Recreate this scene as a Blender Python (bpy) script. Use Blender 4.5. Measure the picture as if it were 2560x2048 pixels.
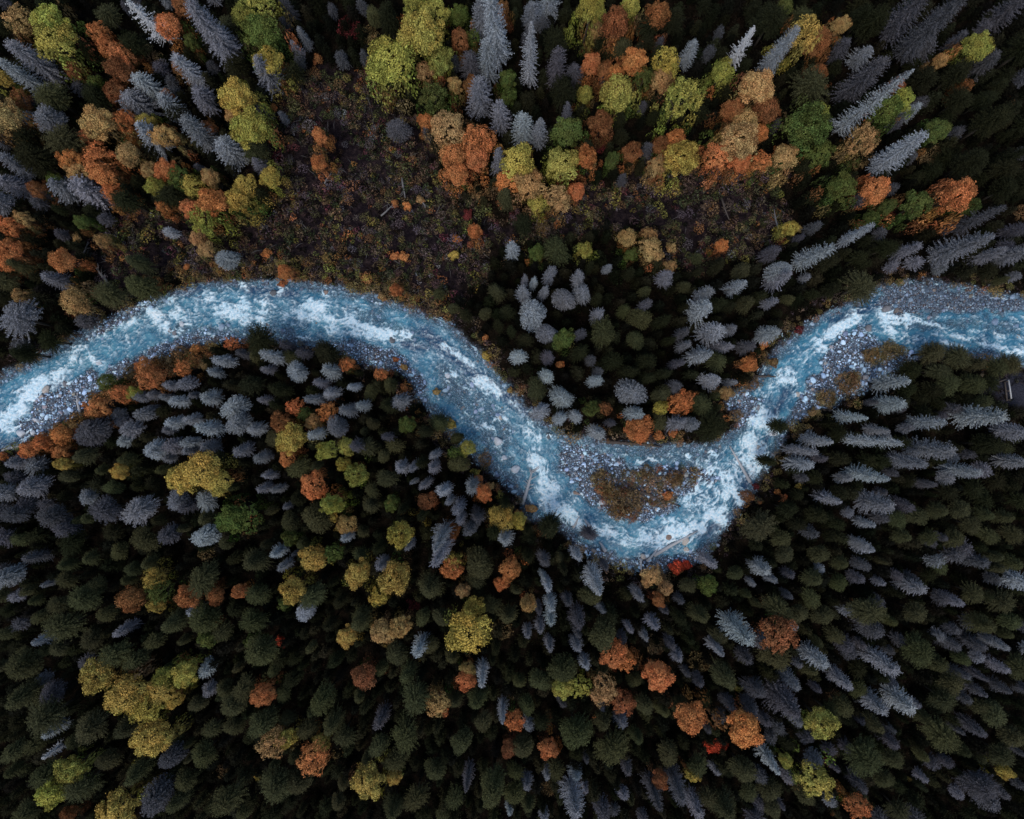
import bpy, math, random
import numpy as np

for o in list(bpy.data.objects):
    bpy.data.objects.remove(o)
scene = bpy.context.scene
COL = scene.collection
R = math.radians

# ------------------------------------------------------------------ camera, sky, sun, exposure
H = 150.0                      # metres above the river
S = 225.0 / 1024.0             # metres on the river plane per pixel of a 1024 wide picture
cam_d = bpy.data.cameras.new("drone_camera")
cam = bpy.data.objects.new("drone_camera", cam_d)
COL.objects.link(cam)
cam.location = (0, 0, H)
cam.rotation_euler = (0, 0, 0)
cam_d.sensor_fit = 'HORIZONTAL'
cam_d.angle_x = 2 * math.atan(112.5 / H)
cam_d.clip_start = 1.0
cam_d.clip_end = 3000.0
scene.camera = cam

SUN_EL, SUN_AZ = R(62), R(205)
world = bpy.data.worlds.new("World")
scene.world = world
world.use_nodes = True
wn = world.node_tree
bg = wn.nodes["Background"]
sky = wn.nodes.new("ShaderNodeTexSky")
sky.sky_type = 'NISHITA'
sky.sun_disc = False
sky.sun_elevation = SUN_EL
sky.sun_rotation = SUN_AZ
sky.air_density = 1.6
sky.dust_density = 1.5
wn.links.new(sky.outputs[0], bg.inputs[0])
bg.inputs[1].default_value = 0.10

sun_d = bpy.data.lights.new("overcast_sun", 'SUN')
sun_d.energy = 1.35
sun_d.angle = R(30)
sun_d.color = (1.0, 0.93, 0.84)
sun = bpy.data.objects.new("overcast_sun", sun_d)
COL.objects.link(sun)
sun.rotation_euler = (R(90) - SUN_EL, 0, R(180) - SUN_AZ)

scene.view_settings.view_transform = 'Standard'
scene.view_settings.look = 'None'
scene.view_settings.exposure = 0.38
scene.view_settings.gamma = 1.0
scene.cycles.max_bounces = 6
scene.cycles.diffuse_bounces = 1
scene.cycles.transparent_max_bounces = 8

rng = np.random.default_rng(11)
random.seed(4)

# ------------------------------------------------------------------ helpers
def G2(sx, sy, z=0.0):
    """point of the 2560 wide photograph -> point of the valley floor at height z"""
    k = S * (H - z) / H
    return ((sx / 2.5 - 512.0) * k, (409.5 - sy / 2.5) * k)

def poly(pts, f=1.0):
    return np.array([G2(x * f, y * f) for x, y in pts])

def vnoise(x, y, seed=0):
    xi = np.floor(x).astype(np.int64); yi = np.floor(y).astype(np.int64)
    fx = x - xi; fy = y - yi
    fx = fx * fx * (3 - 2 * fx); fy = fy * fy * (3 - 2 * fy)
    def h(a, b):
        n = (a * 374761393 + b * 668265263 + seed * 974634777) & 0xffffffff
        n = ((n ^ (n >> 13)) * 1274126177) & 0xffffffff
        n = n ^ (n >> 16)
        return (n & 0xffff) / 65535.0
    a = h(xi, yi); b = h(xi + 1, yi); c = h(xi, yi + 1); d = h(xi + 1, yi + 1)
    return (a * (1 - fx) + b * fx) * (1 - fy) + (c * (1 - fx) + d * fx) * fy

def fbm(x, y, seed=0, octv=4):
    s = 0; a = .5; t = 0
    for i in range(octv):
        s = s + a * vnoise(x * 2 ** i, y * 2 ** i, seed + i * 7); t += a; a *= .55
    return s / t

def sstep(a, b, x):
    t = np.clip((x - a) / (b - a), 0, 1)
    return t * t * (3 - 2 * t)

def seg_dist(px, py, x1, y1, x2, y2):
    dx, dy = x2 - x1, y2 - y1
    t = np.clip(((px - x1) * dx + (py - y1) * dy) / (dx * dx + dy * dy + 1e-9), 0, 1)
    return np.hypot(px - x1 - t * dx, py - y1 - t * dy), t

def sdf(px, py, P):
    """signed distance to a polygon, positive inside"""
    d = np.full(px.shape, 1e9); ins = np.zeros(px.shape, bool)
    n = len(P)
    for i in range(n):
        x1, y1 = P[i]; x2, y2 = P[(i + 1) % n]
        d = np.minimum(d, seg_dist(px, py, x1, y1, x2, y2)[0])
        c = (y1 > py) != (y2 > py)
        ins ^= c & (px < (x2 - x1) * (py - y1) / (y2 - y1 + 1e-12) + x1)
    return np.where(ins, d, -d)

def mesh_from(name, V, F3=None, F4=None, mats=(), attrs=None, smooth=False, colors=None):
    """triangles F3 and quads F4 as index arrays; attrs: {name: per-vertex floats}; colors: {name: per-vertex rgb}"""
    me = bpy.data.meshes.new(name)
    V = np.asarray(V, np.float32)
    me.vertices.add(len(V)); me.vertices.foreach_set("co", V.ravel())
    loops = []; starts = []; tot = []
    k = 0
    for F in (F3, F4):
        if F is not None and len(F):
            F = np.asarray(F, np.int32); m = F.shape[1]
            loops.append(F.ravel()); starts.append(k + np.arange(len(F)) * m); tot.append(np.full(len(F), m)); k += F.size
    L = np.concatenate(loops).astype(np.int32)
    st = np.concatenate(starts).astype(np.int32)
    me.loops.add(len(L)); me.loops.foreach_set("vertex_index", L)
    me.polygons.add(len(st)); me.polygons.foreach_set("loop_start", st)
    me.polygons.foreach_set("use_smooth", np.full(len(st), bool(smooth)))
    for m in mats:
        me.materials.append(m)
    for n, a in (attrs or {}).items():
        at = me.attributes.new(n, 'FLOAT', 'POINT'); at.data.foreach_set("value", np.asarray(a, np.float32))
    for n, a in (colors or {}).items():
        a = np.asarray(a, np.float32)
        a = np.concatenate([a, np.ones((len(a), 1), np.float32)], 1)
        at = me.attributes.new(n, 'FLOAT_COLOR', 'POINT'); at.data.foreach_set("color", a.ravel())
    me.update(calc_edges=True)
    me.validate()
    return me

def link(name, me, parent=None):
    o = bpy.data.objects.new(name, me)
    COL.objects.link(o)
    if parent is not None:
        o.parent = parent
    return o

def props(o, label=None, cat=None, group=None, kind=None):
    if label: o["label"] = label
    if cat: o["category"] = cat
    if group: o["group"] = group
    if kind: o["kind"] = kind
    return o

# ------------------------------------------------------------------ materials
class NT:
    def __init__(s, name):
        s.m = bpy.data.materials.new(name); s.m.use_nodes = True
        s.t = s.m.node_tree; s.b = s.t.nodes["Principled BSDF"]; s.out = s.t.nodes["Material Output"]
    def n(s, typ, **kw):
        nd = s.t.nodes.new(typ)
        for k, v in kw.items():
            setattr(nd, k, v)
        return nd
    def put(s, sock, v):
        if hasattr(v, "is_output"):
            s.t.links.new(v, sock)
        elif isinstance(v, (tuple, list)):
            sock.default_value = tuple(v) + ((1.0,) if len(v) == 3 and len(sock.default_value) == 4 else ())
        else:
            sock.default_value = v
    def mix(s, f, a, b, mode='MIX'):
        nd = s.n("ShaderNodeMix", data_type='RGBA', blend_type=mode)
        s.put(nd.inputs[0], f); s.put(nd.inputs[6], a); s.put(nd.inputs[7], b)
        return nd.outputs[2]
    def math(s, op, a, b=0.0, c=0.0):
        nd = s.n("ShaderNodeMath", operation=op)
        s.put(nd.inputs[0], a); s.put(nd.inputs[1], b); s.put(nd.inputs[2], c)
        return nd.outputs[0]
    def attr(s, name, col=False):
        nd = s.n("ShaderNodeAttribute", attribute_name=name)
        return nd.outputs[0] if col else nd.outputs[2]
    def pos(s):
        return s.n("ShaderNodeNewGeometry").outputs[0]
    def noise(s, scale, detail=4.0, rough=.55, vec=None):
        nd = s.n("ShaderNodeTexNoise")
        nd.inputs["Scale"].default_value = scale; nd.inputs["Detail"].default_value = detail; nd.inputs["Roughness"].default_value = rough
        s.put(nd.inputs["Vector"], vec if vec is not None else s.pos())
        return nd
    def voro(s, scale, vec=None, feature='F1'):
        nd = s.n("ShaderNodeTexVoronoi", feature=feature)
        nd.inputs["Scale"].default_value = scale
        s.put(nd.inputs["Vector"], vec if vec is not None else s.pos())
        return nd
    def ramp(s, f, stops):
        nd = s.n("ShaderNodeValToRGB")
        e = nd.color_ramp.elements
        while len(e) < len(stops): e.new(.5)
        for q, (p, c) in zip(e, stops):
            q.position = p; q.color = tuple(c) + (1.0,)
        s.put(nd.inputs[0], f)
        return nd.outputs[0]
    def bump(s, h, strength=.5, dist=.1):
        nd = s.n("ShaderNodeBump"); nd.inputs["Strength"].default_value = strength; nd.inputs["Distance"].default_value = dist
        s.put(nd.inputs["Height"], h); s.put(s.b.inputs["Normal"], nd.outputs[0])
    def base(s, c, rough=.85, spec=.15):
        s.put(s.b.inputs["Base Color"], c); s.put(s.b.inputs["Roughness"], rough); s.put(s.b.inputs["Specular IOR Level"], spec)

def foliage(name, warm):
    """leaf or needle colour: the tree's own colour, varied from spray to spray"""
    m = NT(name)
    oi = m.n("ShaderNodeObjectInfo").outputs["Color"]
    t = m.attr("tint"); u = m.attr("hue")
    c = m.mix(u, oi, m.mix(1.0, oi, warm, 'MULTIPLY'))
    v = m.math('MULTIPLY_ADD', t, 1.4, 0.30)
    cv = m.n("ShaderNodeCombineColor")
    for i in range(3): m.put(cv.inputs[i], v)
    c = m.mix(1.0, c, cv.outputs[0], 'MULTIPLY')
    m.base(c, .8, .03)
    return m.m

M_needle = foliage("needles", (0.92, 0.95, 1.04))
M_leaf = foliage("leaves", (1.10, 0.86, 0.84))

def colour_attr_mat(name, rough=.85, spec=.15, bump=None):
    m = NT(name)
    c = m.attr("col", True)
    nz = m.noise(3.0, 5.0)
    c = m.mix(.45, c, m.mix(1.0, c, m.ramp(nz.outputs[0], [(.25, (.35, .35, .35)), (.75, (1.5, 1.5, 1.5))]), 'MULTIPLY'))
    m.base(c, rough, spec)
    if bump: m.bump(m.noise(bump).outputs[0], .6, .08)
    return m.m
M_under = colour_attr_mat("undergrowth_leaves", .9, .0)
M_stone = colour_attr_mat("river_stone", .7, .3, 6.0)

def bark(name, a, b):
    m = NT(name)
    nz = m.noise(4.0, 6.0)
    m.base(m.mix(nz.outputs[0], a, b), .9, .1)
    m.bump(m.noise(9.0, 5.0).outputs[0], .7, .05)
    return m.m
M_bark = bark("dark_bark", (.035, .028, .022), (.09, .075, .06))
M_deadwood = bark("bleached_wood", (.30, .30, .31), (.58, .59, .62))
M_twig = bark("weathered_twig", (.07, .062, .06), (.24, .23, .23))
M_wetwood = bark("wet_wood", (.04, .035, .035), (.12, .10, .09))

# ground: forest litter, and pebbles where the attribute says so
g = NT("valley_ground")
ps = g.pos()
n1 = g.noise(.55, 8.0, .65, ps); n2 = g.noise(3.1, 6.0, .7, ps)
lit = g.ramp(n1.outputs[0], [(.30, (.003, .003, .0025)), (.5, (.008, .0065, .005)), (.7, (.018, .013, .010))])
lit = g.mix(.5, lit, g.mix(1.0, lit, g.ramp(n2.outputs[0], [(.3, (.3, .3, .3)), (.7, (2.0, 1.8, 1.6))]), 'MULTIPLY'))
brush = g.ramp(g.noise(.9, 8.0, .7, ps).outputs[0], [(.32, (.004, .003, .005)), (.5, (.015, .011, .013)), (.7, (.040, .027, .026))])
lit = g.mix(g.attr("brush"), lit, brush)
v1 = g.voro(2.4, ps); v2 = g.voro(5.5, ps); v3 = g.voro(1.1, ps)
def pebc(v):
    sp = g.n("ShaderNodeSeparateColor"); g.put(sp.inputs[0], v.outputs["Color"])
    c = g.ramp(sp.outputs[0], [(.0, (.060, .092, .14)), (.45, (.18, .255, .36)), (.8, (.36, .46, .60)), (1.0, (.54, .63, .75))])
    return g.mix(g.math('GREATER_THAN', sp.outputs[1], .82), c, (.16, .10, .085))
pc = g.mix(.5, pebc(v1), pebc(v2))
edge = g.ramp(v1.outputs["Distance"], [(.15, (1, 1, 1)), (.42, (.35, .35, .35))])
pc = g.mix(1.0, pc, edge, 'MULTIPLY')
col = g.mix(g.attr("gravel"), lit, pc)
col = g.mix(g.attr("yard"), col, g.ramp(g.noise(4.0, 6.0, .7, ps).outputs[0], [(.3, (.020, .021, .030)), (.7, (.050, .050, .066))]))
g.base(col, .95, .0)
hb = g.math('MULTIPLY', v1.outputs["Distance"], -1.0)
g.bump(g.math('ADD', hb, g.math('MULTIPLY', n2.outputs[0], .8)), .8, .25)
M_ground = g.m

# water: turbid glacial teal, clear over shallows, white where it is full of air
w = NT("river_water")
ps = w.pos()
fo = w.attr("foam"); cl = w.attr("clarity")
nz = w.noise(.35, 5.0, .6, ps); nf = w.noise(2.2, 6.0, .65, ps)
wc = w.ramp(nz.outputs[0], [(.3, (.013, .112, .215)), (.52, (.045, .235, .375)), (.72, (.13, .41, .55))])
wc = w.mix(w.attr("deep"), wc, (.004, .042, .110))
fcol = w.ramp(nf.outputs[0], [(.28, (.24, .50, .66)), (.47, (.58, .78, .90)), (.64, (.86, .93, .97))])
w.base(w.mix(fo, wc, fcol), .22, .5)
w.put(w.b.inputs["Roughness"], w.math('MULTIPLY_ADD', fo, .6, .18))
al = w.math('SUBTRACT', 1.0, w.math('MULTIPLY', cl, w.math('SUBTRACT', 1.0, fo)))
w.put(w.b.inputs["Alpha"], al)
mp = w.n("ShaderNodeMapping"); mp.inputs["Scale"].default_value = (1, 1, 1); w.put(mp.inputs[0], ps)
w.bump(w.math('ADD', w.noise(1.6, 6.0, .6, mp.outputs[0]).outputs[0], w.math('MULTIPLY', w.noise(6.0, 4.0, .6, mp.outputs[0]).outputs[0], .35)), .7, .25)
M_water = w.m

# ------------------------------------------------------------------ river plan
K = 2560 / 2156
NB = [(-220, 905), (-120, 850), (-40, 815), (0, 795), (60, 772), (110, 742), (160, 716), (200, 692), (260, 662), (320, 636), (370, 616), (430, 602), (500, 594), (560, 596), (630, 596), (700, 606), (760, 622),
      (820, 638), (870, 655), (910, 670), (950, 690), (985, 720), (1010, 748), (1040, 788), (1065, 815), (1098, 855), (1125, 882), (1160, 905), (1200, 925), (1260, 934), (1330, 938), (1400, 943), (1440, 938),
      (1475, 940), (1520, 925), (1560, 900), (1548, 870), (1535, 845), (1560, 825), (1600, 800), (1615, 768), (1650, 728), (1690, 695), (1740, 662), (1800, 638), (1850, 612), (1890, 602), (1950, 598), (2050, 612), (2120, 626), (2200, 640), (2300, 660), (2400, 680)]
SB = [(-220, 1060), (-120, 1000), (-40, 962), (0, 945), (50, 930), (110, 905), (150, 888), (180, 862), (195, 830), (230, 800), (300, 765), (370, 735), (440, 715), (480, 708), (560, 712), (640, 720), (700, 730), (740, 745),
      (790, 765), (840, 775), (868, 795), (885, 830), (912, 868), (945, 905), (985, 945), (1030, 985), (1070, 1015), (1095, 1040), (1105, 1075), (1135, 1095), (1180, 1105), (1200, 1125), (1230, 1152), (1290, 1182),
      (1340, 1192), (1400, 1190), (1450, 1182), (1490, 1152), (1520, 1110), (1550, 1070), (1582, 1030), (1612, 980), (1640, 930), (1652, 900), (1690, 872), (1740, 850), (1800, 822), (1850, 797), (1880, 770), (1930, 748),
      (1980, 742), (2040, 748), (2100, 752), (2156, 765), (2250, 785), (2400, 820)]
CH = poly(NB + SB[::-1], K)
# centre line: halfway points by arc-length fraction would slip on the bend, so it is given
CLP = poly([(-300, 1010), (-200, 965), (-60, 890), (20, 860), (80, 815), (140, 780), (210, 735), (280, 695), (350, 668), (450, 652), (560, 652), (650, 662), (740, 682), (820, 705), (890, 735), (950, 785), (1000, 835), (1050, 890),
            (1095, 945), (1130, 985), (1150, 1035), (1185, 1080), (1240, 1110), (1310, 1140), (1390, 1130), (1460, 1090), (1515, 1035), (1560, 980), (1595, 915), (1620, 850), (1650, 785), (1700, 730), (1770, 675), (1850, 660),
            (1930, 675), (2020, 690), (2100, 700), (2200, 715), (2400, 750)], K)
BARS = [poly(p) for p in (
    [(75, 985), (105, 968), (140, 985), (200, 945), (250, 925), (240, 960), (215, 990), (200, 1040), (150, 1075), (120, 1090), (60, 1095), (45, 1060), (80, 1025)],
    [(215, 970), (300, 905), (380, 872), (470, 843), (560, 838), (600, 850), (560, 865), (480, 862), (440, 872), (350, 920), (250, 972)],
    [(830, 868), (900, 858), (960, 868), (1010, 885), (1040, 925), (1060, 975), (980, 975), (900, 915)],
    [(1420, 1108), (1500, 1135), (1600, 1172), (1700, 1160), (1780, 1170), (1790, 1195), (1720, 1235), (1680, 1270), (1620, 1300), (1540, 1290), (1480, 1262), (1440, 1215), (1400, 1180), (1392, 1140)],
    [(2068, 885), (2090, 838), (2150, 818), (2190, 850), (2250, 870), (2290, 905), (2220, 930), (2170, 970), (2130, 1005), (2050, 1040), (1975, 1060), (1985, 1010), (2015, 955), (2050, 925)],
    [(2190, 760), (2230, 715), (2320, 715), (2420, 735), (2560, 755), (2560, 775), (2420, 778), (2300, 780), (2220, 785)],
    [(1805, 1020), (1870, 985), (1905, 1000), (1880, 1050), (1830, 1060)],
    [(1450, 1368), (1560, 1398), (1700, 1398), (1760, 1380), (1700, 1420), (1580, 1430), (1480, 1400)],
    [(240, 800), (330, 760), (385, 752), (300, 800), (250, 835)],
)]
SHALLOW = [poly(p) for p in (
    [(1080, 905), (1150, 900), (1240, 1000), (1300, 1080), (1260, 1130), (1190, 1080), (1100, 990)],
    [(1180, 1080), (1240, 1100), (1300, 1170), (1290, 1200), (1240, 1150)],
    [(440, 800), (600, 812), (740, 820), (740, 850), (600, 840), (440, 835)],
    [(880, 765), (1000, 800), (1090, 860), (1080, 890), (1000, 860), (900, 800)],
    [(2230, 790), (2400, 790), (2560, 800), (2560, 850), (2400, 820), (2240, 830)],
    [(1460, 1110), (1560, 1120), (1700, 1130), (1800, 1120), (1790, 1165), (1620, 1165), (1500, 1130)],
)]
CLEAR = poly([(570, 330), (620, 200), (680, 150), (760, 170), (850, 240), (900, 300), (930, 400), (1000, 450), (1050, 470), (1180, 440), (1250, 400), (1420, 380), (1560, 350), (1640, 380), (1660, 470), (1590, 540), (1400, 560), (1280, 470), (1050, 520), (1000, 600),
              (920, 660), (860, 645), (700, 590), (560, 585), (430, 592), (330, 615), (250, 625), (200, 540), (250, 470), (350, 450), (480, 480), (560, 440)], K)
SHOREBRUSH = poly([(190, 850), (240, 800), (320, 765), (440, 722), (480, 722), (440, 770), (330, 805), (240, 850), (210, 880), (130, 920), (60, 945), (0, 960), (0, 945), (110, 905)], K)
ISLAND = poly([(1475, 1200), (1530, 1170), (1600, 1180), (1650, 1165), (1740, 1175), (1730, 1205), (1680, 1220), (1690, 1250), (1620, 1255), (1580, 1300), (1530, 1280), (1490, 1240)])
YARD = poly([(2445, 975), (2480, 935), (2560, 930), (2640, 950), (2640, 1010), (2560, 1025), (2500, 1010)])

def terrain(x, y):
    """height, and the masks the ground material uses"""
    d = sdf(x, y, CH)
    nz = fbm(x / 3.0, y / 3.0, 3, 4) - .5
    d2 = d + nz * 2.2
    z = np.where(d2 > 0, -.62 * sstep(0, 3.2, d2), 1.7 * sstep(0, 7.0, -d2))
    gravel = sstep(-1.6, -.3, d2)
    bar = np.full(x.shape, -1e9)
    for P in BARS:
        bar = np.maximum(bar, sdf(x, y, P))
    b2 = bar + (fbm(x / 2.2, y / 2.2, 21, 4) - .5) * 4.0
    z = np.where(d2 > 0, z + (.62 * sstep(0, 3.2, d2) + .30) * sstep(-1.6, 1.2, b2), z)
    sh = np.full(x.shape, -1e9)
    for P in SHALLOW:
        sh = np.maximum(sh, sdf(x, y, P))
    s2 = sstep(-1.5, 1.5, sh + (fbm(x / 2.6, y / 2.6, 25, 4) - .5) * 4)
    z = np.where((d2 > 0) & (z < -.12), z * (1 - .75 * s2), z)
    z = z + (fbm(x / 9, y / 9, 5, 4) - .5) * 1.4 * sstep(1, 10, -d2) + (fbm(x / 1.1, y / 1.1, 9, 3) - .5) * .22
    return z, d2, gravel, b2

class Grid:
    pass
gx = np.concatenate([np.linspace(-900, -150, 26)[:-1], np.linspace(-150, 150, 601), np.linspace(150, 900, 26)[1:]])
gy = np.concatenate([np.linspace(-900, -125, 26)[:-1], np.linspace(-125, 125, 501), np.linspace(125, 900, 26)[1:]])
X, Y = np.meshgrid(gx, gy)
Z, D2, GRV, B2 = terrain(X, Y)
def ground_z(x, y):
    i = np.clip(np.searchsorted(gx, x) - 1, 0, len(gx) - 2); j = np.clip(np.searchsorted(gy, y) - 1, 0, len(gy) - 2)
    return Z[j, i]
def grid_faces(ny, nx):
    a = (np.arange(ny - 1)[:, None] * nx + np.arange(nx - 1)[None]).ravel()
    return np.stack([a, a + 1, a + nx + 1, a + nx], 1)
clr = sstep(-4, 4, sdf(X, Y, CLEAR) + (fbm(X / 7, Y / 7, 31) - .5) * 20)
isl = sstep(-.8, .8, sdf(X, Y, ISLAND) + (fbm(X / 1.5, Y / 1.5, 33) - .5) * 3)
shb = sstep(-1, 1, sdf(X, Y, SHOREBRUSH) + (fbm(X / 2, Y / 2, 35) - .5) * 3)
yrd = sstep(-1, 1, sdf(X, Y, YARD) + (fbm(X / 2, Y / 2, 37) - .5) * 3)
me = mesh_from("valley_floor", np.stack([X.ravel(), Y.ravel(), Z.ravel()], 1), None, grid_faces(len(gy), len(gx)), [M_ground],
               {"gravel": (GRV * (1 - .3 * isl) * (1 - .8 * shb)).ravel(), "brush": np.maximum(clr, np.maximum(isl * .4, shb)).ravel(), "yard": yrd.ravel()}, smooth=True)
props(link("valley_floor", me), "dark forest floor with gravel bars along the river", kind="structure")

# ------------------------------------------------------------------ the water
FOAM = """0 1055 39 1030 16 .85;39 1030 80 980 16 1.1;75 985 105 962 18 1.2;100 962 150 935 14 .9;150 935 185 892 10 .7;20 1078 60 1060 8 .7;190 875 215 870 7 .9;230 893 236 905 7 1;180 895 200 900 6 .8;
264 837 272 845 6 .6;312 810 340 800 9 1;318 840 325 855 6 .9;364 768 390 785 9 1;385 785 415 815 12 1.1;424 752 436 745 8 .8;428 780 445 795 8 .8;520 728 530 745 8 .8;558 770 590 785 13 1.1;538 785 560 783 6 .8;608 770 615 800 11 1;
605 745 620 755 7 .8;658 760 655 800 11 1;697 715 705 725 5 1;598 706 612 715 5 1;752 775 805 765 12 1.1;775 755 800 768 9 1;755 790 790 795 7 .9;828 800 880 800 13 1;825 825 850 835 9 .9;902 812 945 830 8 1.2;935 828 1020 838 10 1.3;
880 830 920 835 8 .9;945 845 960 848 7 1;752 840 765 845 5 .8;1105 862 1118 875 5 .7;1110 865 1182 912 7 .9;1195 955 1245 978 11 1.2;1208 945 1220 960 8 1.1;1128 850 1140 862 4 .6;1285 1010 1300 1025 6 .5;1178 1062 1230 1066 7 .7;
1322 1055 1330 1065 6 .8;1318 1080 1345 1095 10 1;1330 1120 1350 1122 7 .8;1325 1140 1360 1150 8 1;1335 1150 1360 1190 9 1.1;1320 1165 1345 1165 6 .9;1366 1205 1385 1225 13 1.2;1355 1225 1380 1255 12 .9;1370 1255 1420 1285 15 1.1;
1415 1280 1450 1315 13 1;1440 1310 1480 1325 10 .8;1512 1315 1520 1330 7 .9;1612 1335 1620 1340 7 .9;1655 1298 1680 1298 7 1;1665 1325 1710 1330 11 1.2;1735 1310 1755 1325 9 1.1;1770 1285 1812 1300 9 1.2;1785 1290 1810 1270 8 1;
1830 1215 1850 1255 11 1.1;1745 1210 1810 1240 22 .75;1780 1170 1830 1190 22 .8;1720 1255 1770 1275 20 .6;1775 1133 1795 1138 7 1;1715 1140 1725 1142 5 1;1593 1150 1600 1155 5 1;1622 1145 1632 1150 5 1;1872 1105 1890 1140 16 1.2;
1855 1150 1895 1165 18 .9;1470 1325 1650 1355 18 .6;1650 1340 1780 1300 20 .65;1885 1048 1925 1062 14 1.5;1905 1030 1930 1045 11 1;1875 1095 1895 1115 14 1.1;1955 945 1985 955 9 .9;1970 925 1990 935 7 .7;2070 835 2135 797 11 1.5;
2035 850 2062 872 9 1;2205 788 2240 800 12 1.1;2215 810 2232 835 10 1;2265 785 2272 810 11 1.1;2290 800 2330 808 7 .8;2340 812 2370 825 5 .7;2335 832 2360 840 6 .7;2380 840 2430 850 6 .7;2410 820 2440 830 5 .6;2450 860 2500 868 7 .9;
2510 873 2545 880 8 .9;2490 835 2510 845 5 .6;2350 855 2400 862 5 .7;2250 840 2300 850 9 .6;1900 1000 1960 930 12 .4;2000 900 2050 860 12 .4;460 770 900 800 30 .3;200 850 450 780 20 .25;1100 900 1300 1060 20 .2;-60 1090 0 1055 18 .9;2560 880 2640 890 12 .7"""
FOAM = [tuple(float(v) for v in s.split()) for s in FOAM.replace("\n", "").split(";") if s.strip()]
BOULD = """980 850 15 dark slate boulder with foam running past it in the rapids;1120 938 15 pale egg boulder in the shallows of the straight reach;1250 1044 13 small buff boulder in midstream above the fork;1713 1352 20 big cream boulder just below the longest log;
1671 1343 15 brown-grey boulder among foam above the longest log;1607 1390 13 small cream boulder by the log's butt end;1715 1374 14 rounded dull boulder next to the big cream boulder;1932 1084 17 oval pale boulder below the waterfall foam;1952 1070 15 whitish boulder beside the oval pale one at the narrows;
1966 1066 12 little whitish boulder touching the outer bank at the narrows;2214 772 19 flat grey boulder at the head of the upper rapids;1994 986 12 pinkish boulder on the shallow side of the narrow channel;456 810 14 sharp triangular pale boulder below the foam fans;118 974 20 tan boulder beside the whitest foam of the entry rapids;
96 1050 17 pale upright boulder on the wide entry bar;56 1082 20 broad pale boulder at the tip of the entry bar;86 1080 14 round white boulder beside the broad pale one on the entry bar;248 908 15 pale boulder at the channel's edge below the entry rapids;165 960 16 whitish slab boulder on the entry bar's upstream shore;
683 733 18 dark round boulder close under the far bank of the first bend;438 832 14 grey boulder heading a cluster in the shallow bend;424 827 12 squat grey boulder beside the cluster's head in the shallow bend;1245 1103 22 wide pale boulder at the near bank above the fork;1289 1173 20 rounded pale boulder by the leaning log;
1371 1091 15 slim bluish boulder in the dark pool;1261 1144 15 low pale boulder below the wide one at the near bank;815 731 12 orange-brown boulder under the far bank;1505 1255 15 white rounded boulder on the island's pebbly head;1440 1232 14 tall reddish boulder at the island's stream edge;
1895 1118 13 tan boulder beside the deep narrow chute;2170 822 20 square grey boulder on the bar below the upper rapids;1895 1020 14 paired grey boulder at the pocket bar's edge"""
for s in BOULD.replace("\n", "").split(";"):
    q = s.split(" ")
    FOAM.append((float(q[0]) - 5, float(q[1]), float(q[0]) + 14, float(q[1]) - 1, 6.5, .62))
DEEP = [(1060, 830, 1180, 930, 22), (1180, 930, 1310, 1020, 22), (1310, 1030, 1420, 1075, 14), (620, 722, 740, 735, 16), (440, 735, 500, 722, 12), (1840, 1260, 1880, 1180, 13), (1760, 1330, 1830, 1290, 14), (1900, 1130, 1935, 1060, 9),
        (1010, 860, 1060, 870, 14), (100, 1105, 10, 1120, 20), (130, 965, 160, 960, 12), (2080, 800, 2200, 760, 14), (2460, 740, 2540, 760, 16), (1940, 1030, 1965, 980, 10)]
wx = np.arange(-150, 150.01, .2); wy = np.arange(-46, 36.01, .2)
WX, WY = np.meshgrid(wx, wy)
shp = WX.shape
WD = sdf(WX, WY, CH)
keep = WD > -2.6
px, py = WX[keep], WY[keep]
best = np.full(px.shape, 1e9); fs = np.zeros(px.shape); ft = np.zeros(px.shape); acc = 0.0
for (x1, y1), (x2, y2) in zip(CLP[:-1], CLP[1:]):
    L = math.hypot(x2 - x1, y2 - y1)
    d, t = seg_dist(px, py, x1, y1, x2, y2)
    side = ((x2 - x1) * (py - y1) - (y2 - y1) * (px - x1)) / L
    m = d < best
    best[m] = d[m]; fs[m] = acc + t[m] * L; ft[m] = side[m]; acc += L
wz, wd2, _, wb2 = terrain(px, py)
st = np.full(px.shape, .10)
for x1, y1, x2, y2, wd, a in FOAM:
    A = G2(x1, y1); B = G2(x2, y2); r = wd * S / 2.5
    d, _ = seg_dist(px, py, A[0], A[1], B[0], B[1])
    st = st + a * .95 * np.exp(-(d / (1.25 * r)) ** 2) * (1 - np.minimum(st, 1) * .6)
wx1 = (fbm(fs / 2.5, ft / 2.5, 41, 3) - .5) * 1.6; wy1 = (fbm(fs / 2.5, ft / 2.5, 43, 3) - .5) * 1.6
nA = fbm((fs + wx1) / 1.4, (ft + wy1) / .55, 45, 5)
nB = fbm((fs + wx1) / .45, (ft + wy1) / .26, 47, 4)
rid = 1 - np.abs(2 * fbm((fs + wx1 * 1.5) / 1.3, (ft + wy1 * 1.5) / .75, 49, 4) - 1)
nn = .42 * nA + .33 * nB + .25 * (1 - rid)
nn = (.30 * nA + .30 * nB + .40 * rid - .5); nn = (nn - nn.mean()) / nn.std()
nC = fbm(fs / .22, ft / .18, 53, 3); nC = (nC - nC.mean()) / nC.std()
core = (st - .50) * 1.15 + nn * .36 + nC * .12
foam = np.clip(sstep(-.05, .72, core) + .30 * sstep(-.6, .25, core), 0, 1)
foam = np.maximum(foam, .62 * sstep(1.5, 2.7, nC + .5 * nn + .8 * st))
deep = np.zeros(px.shape)
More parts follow.
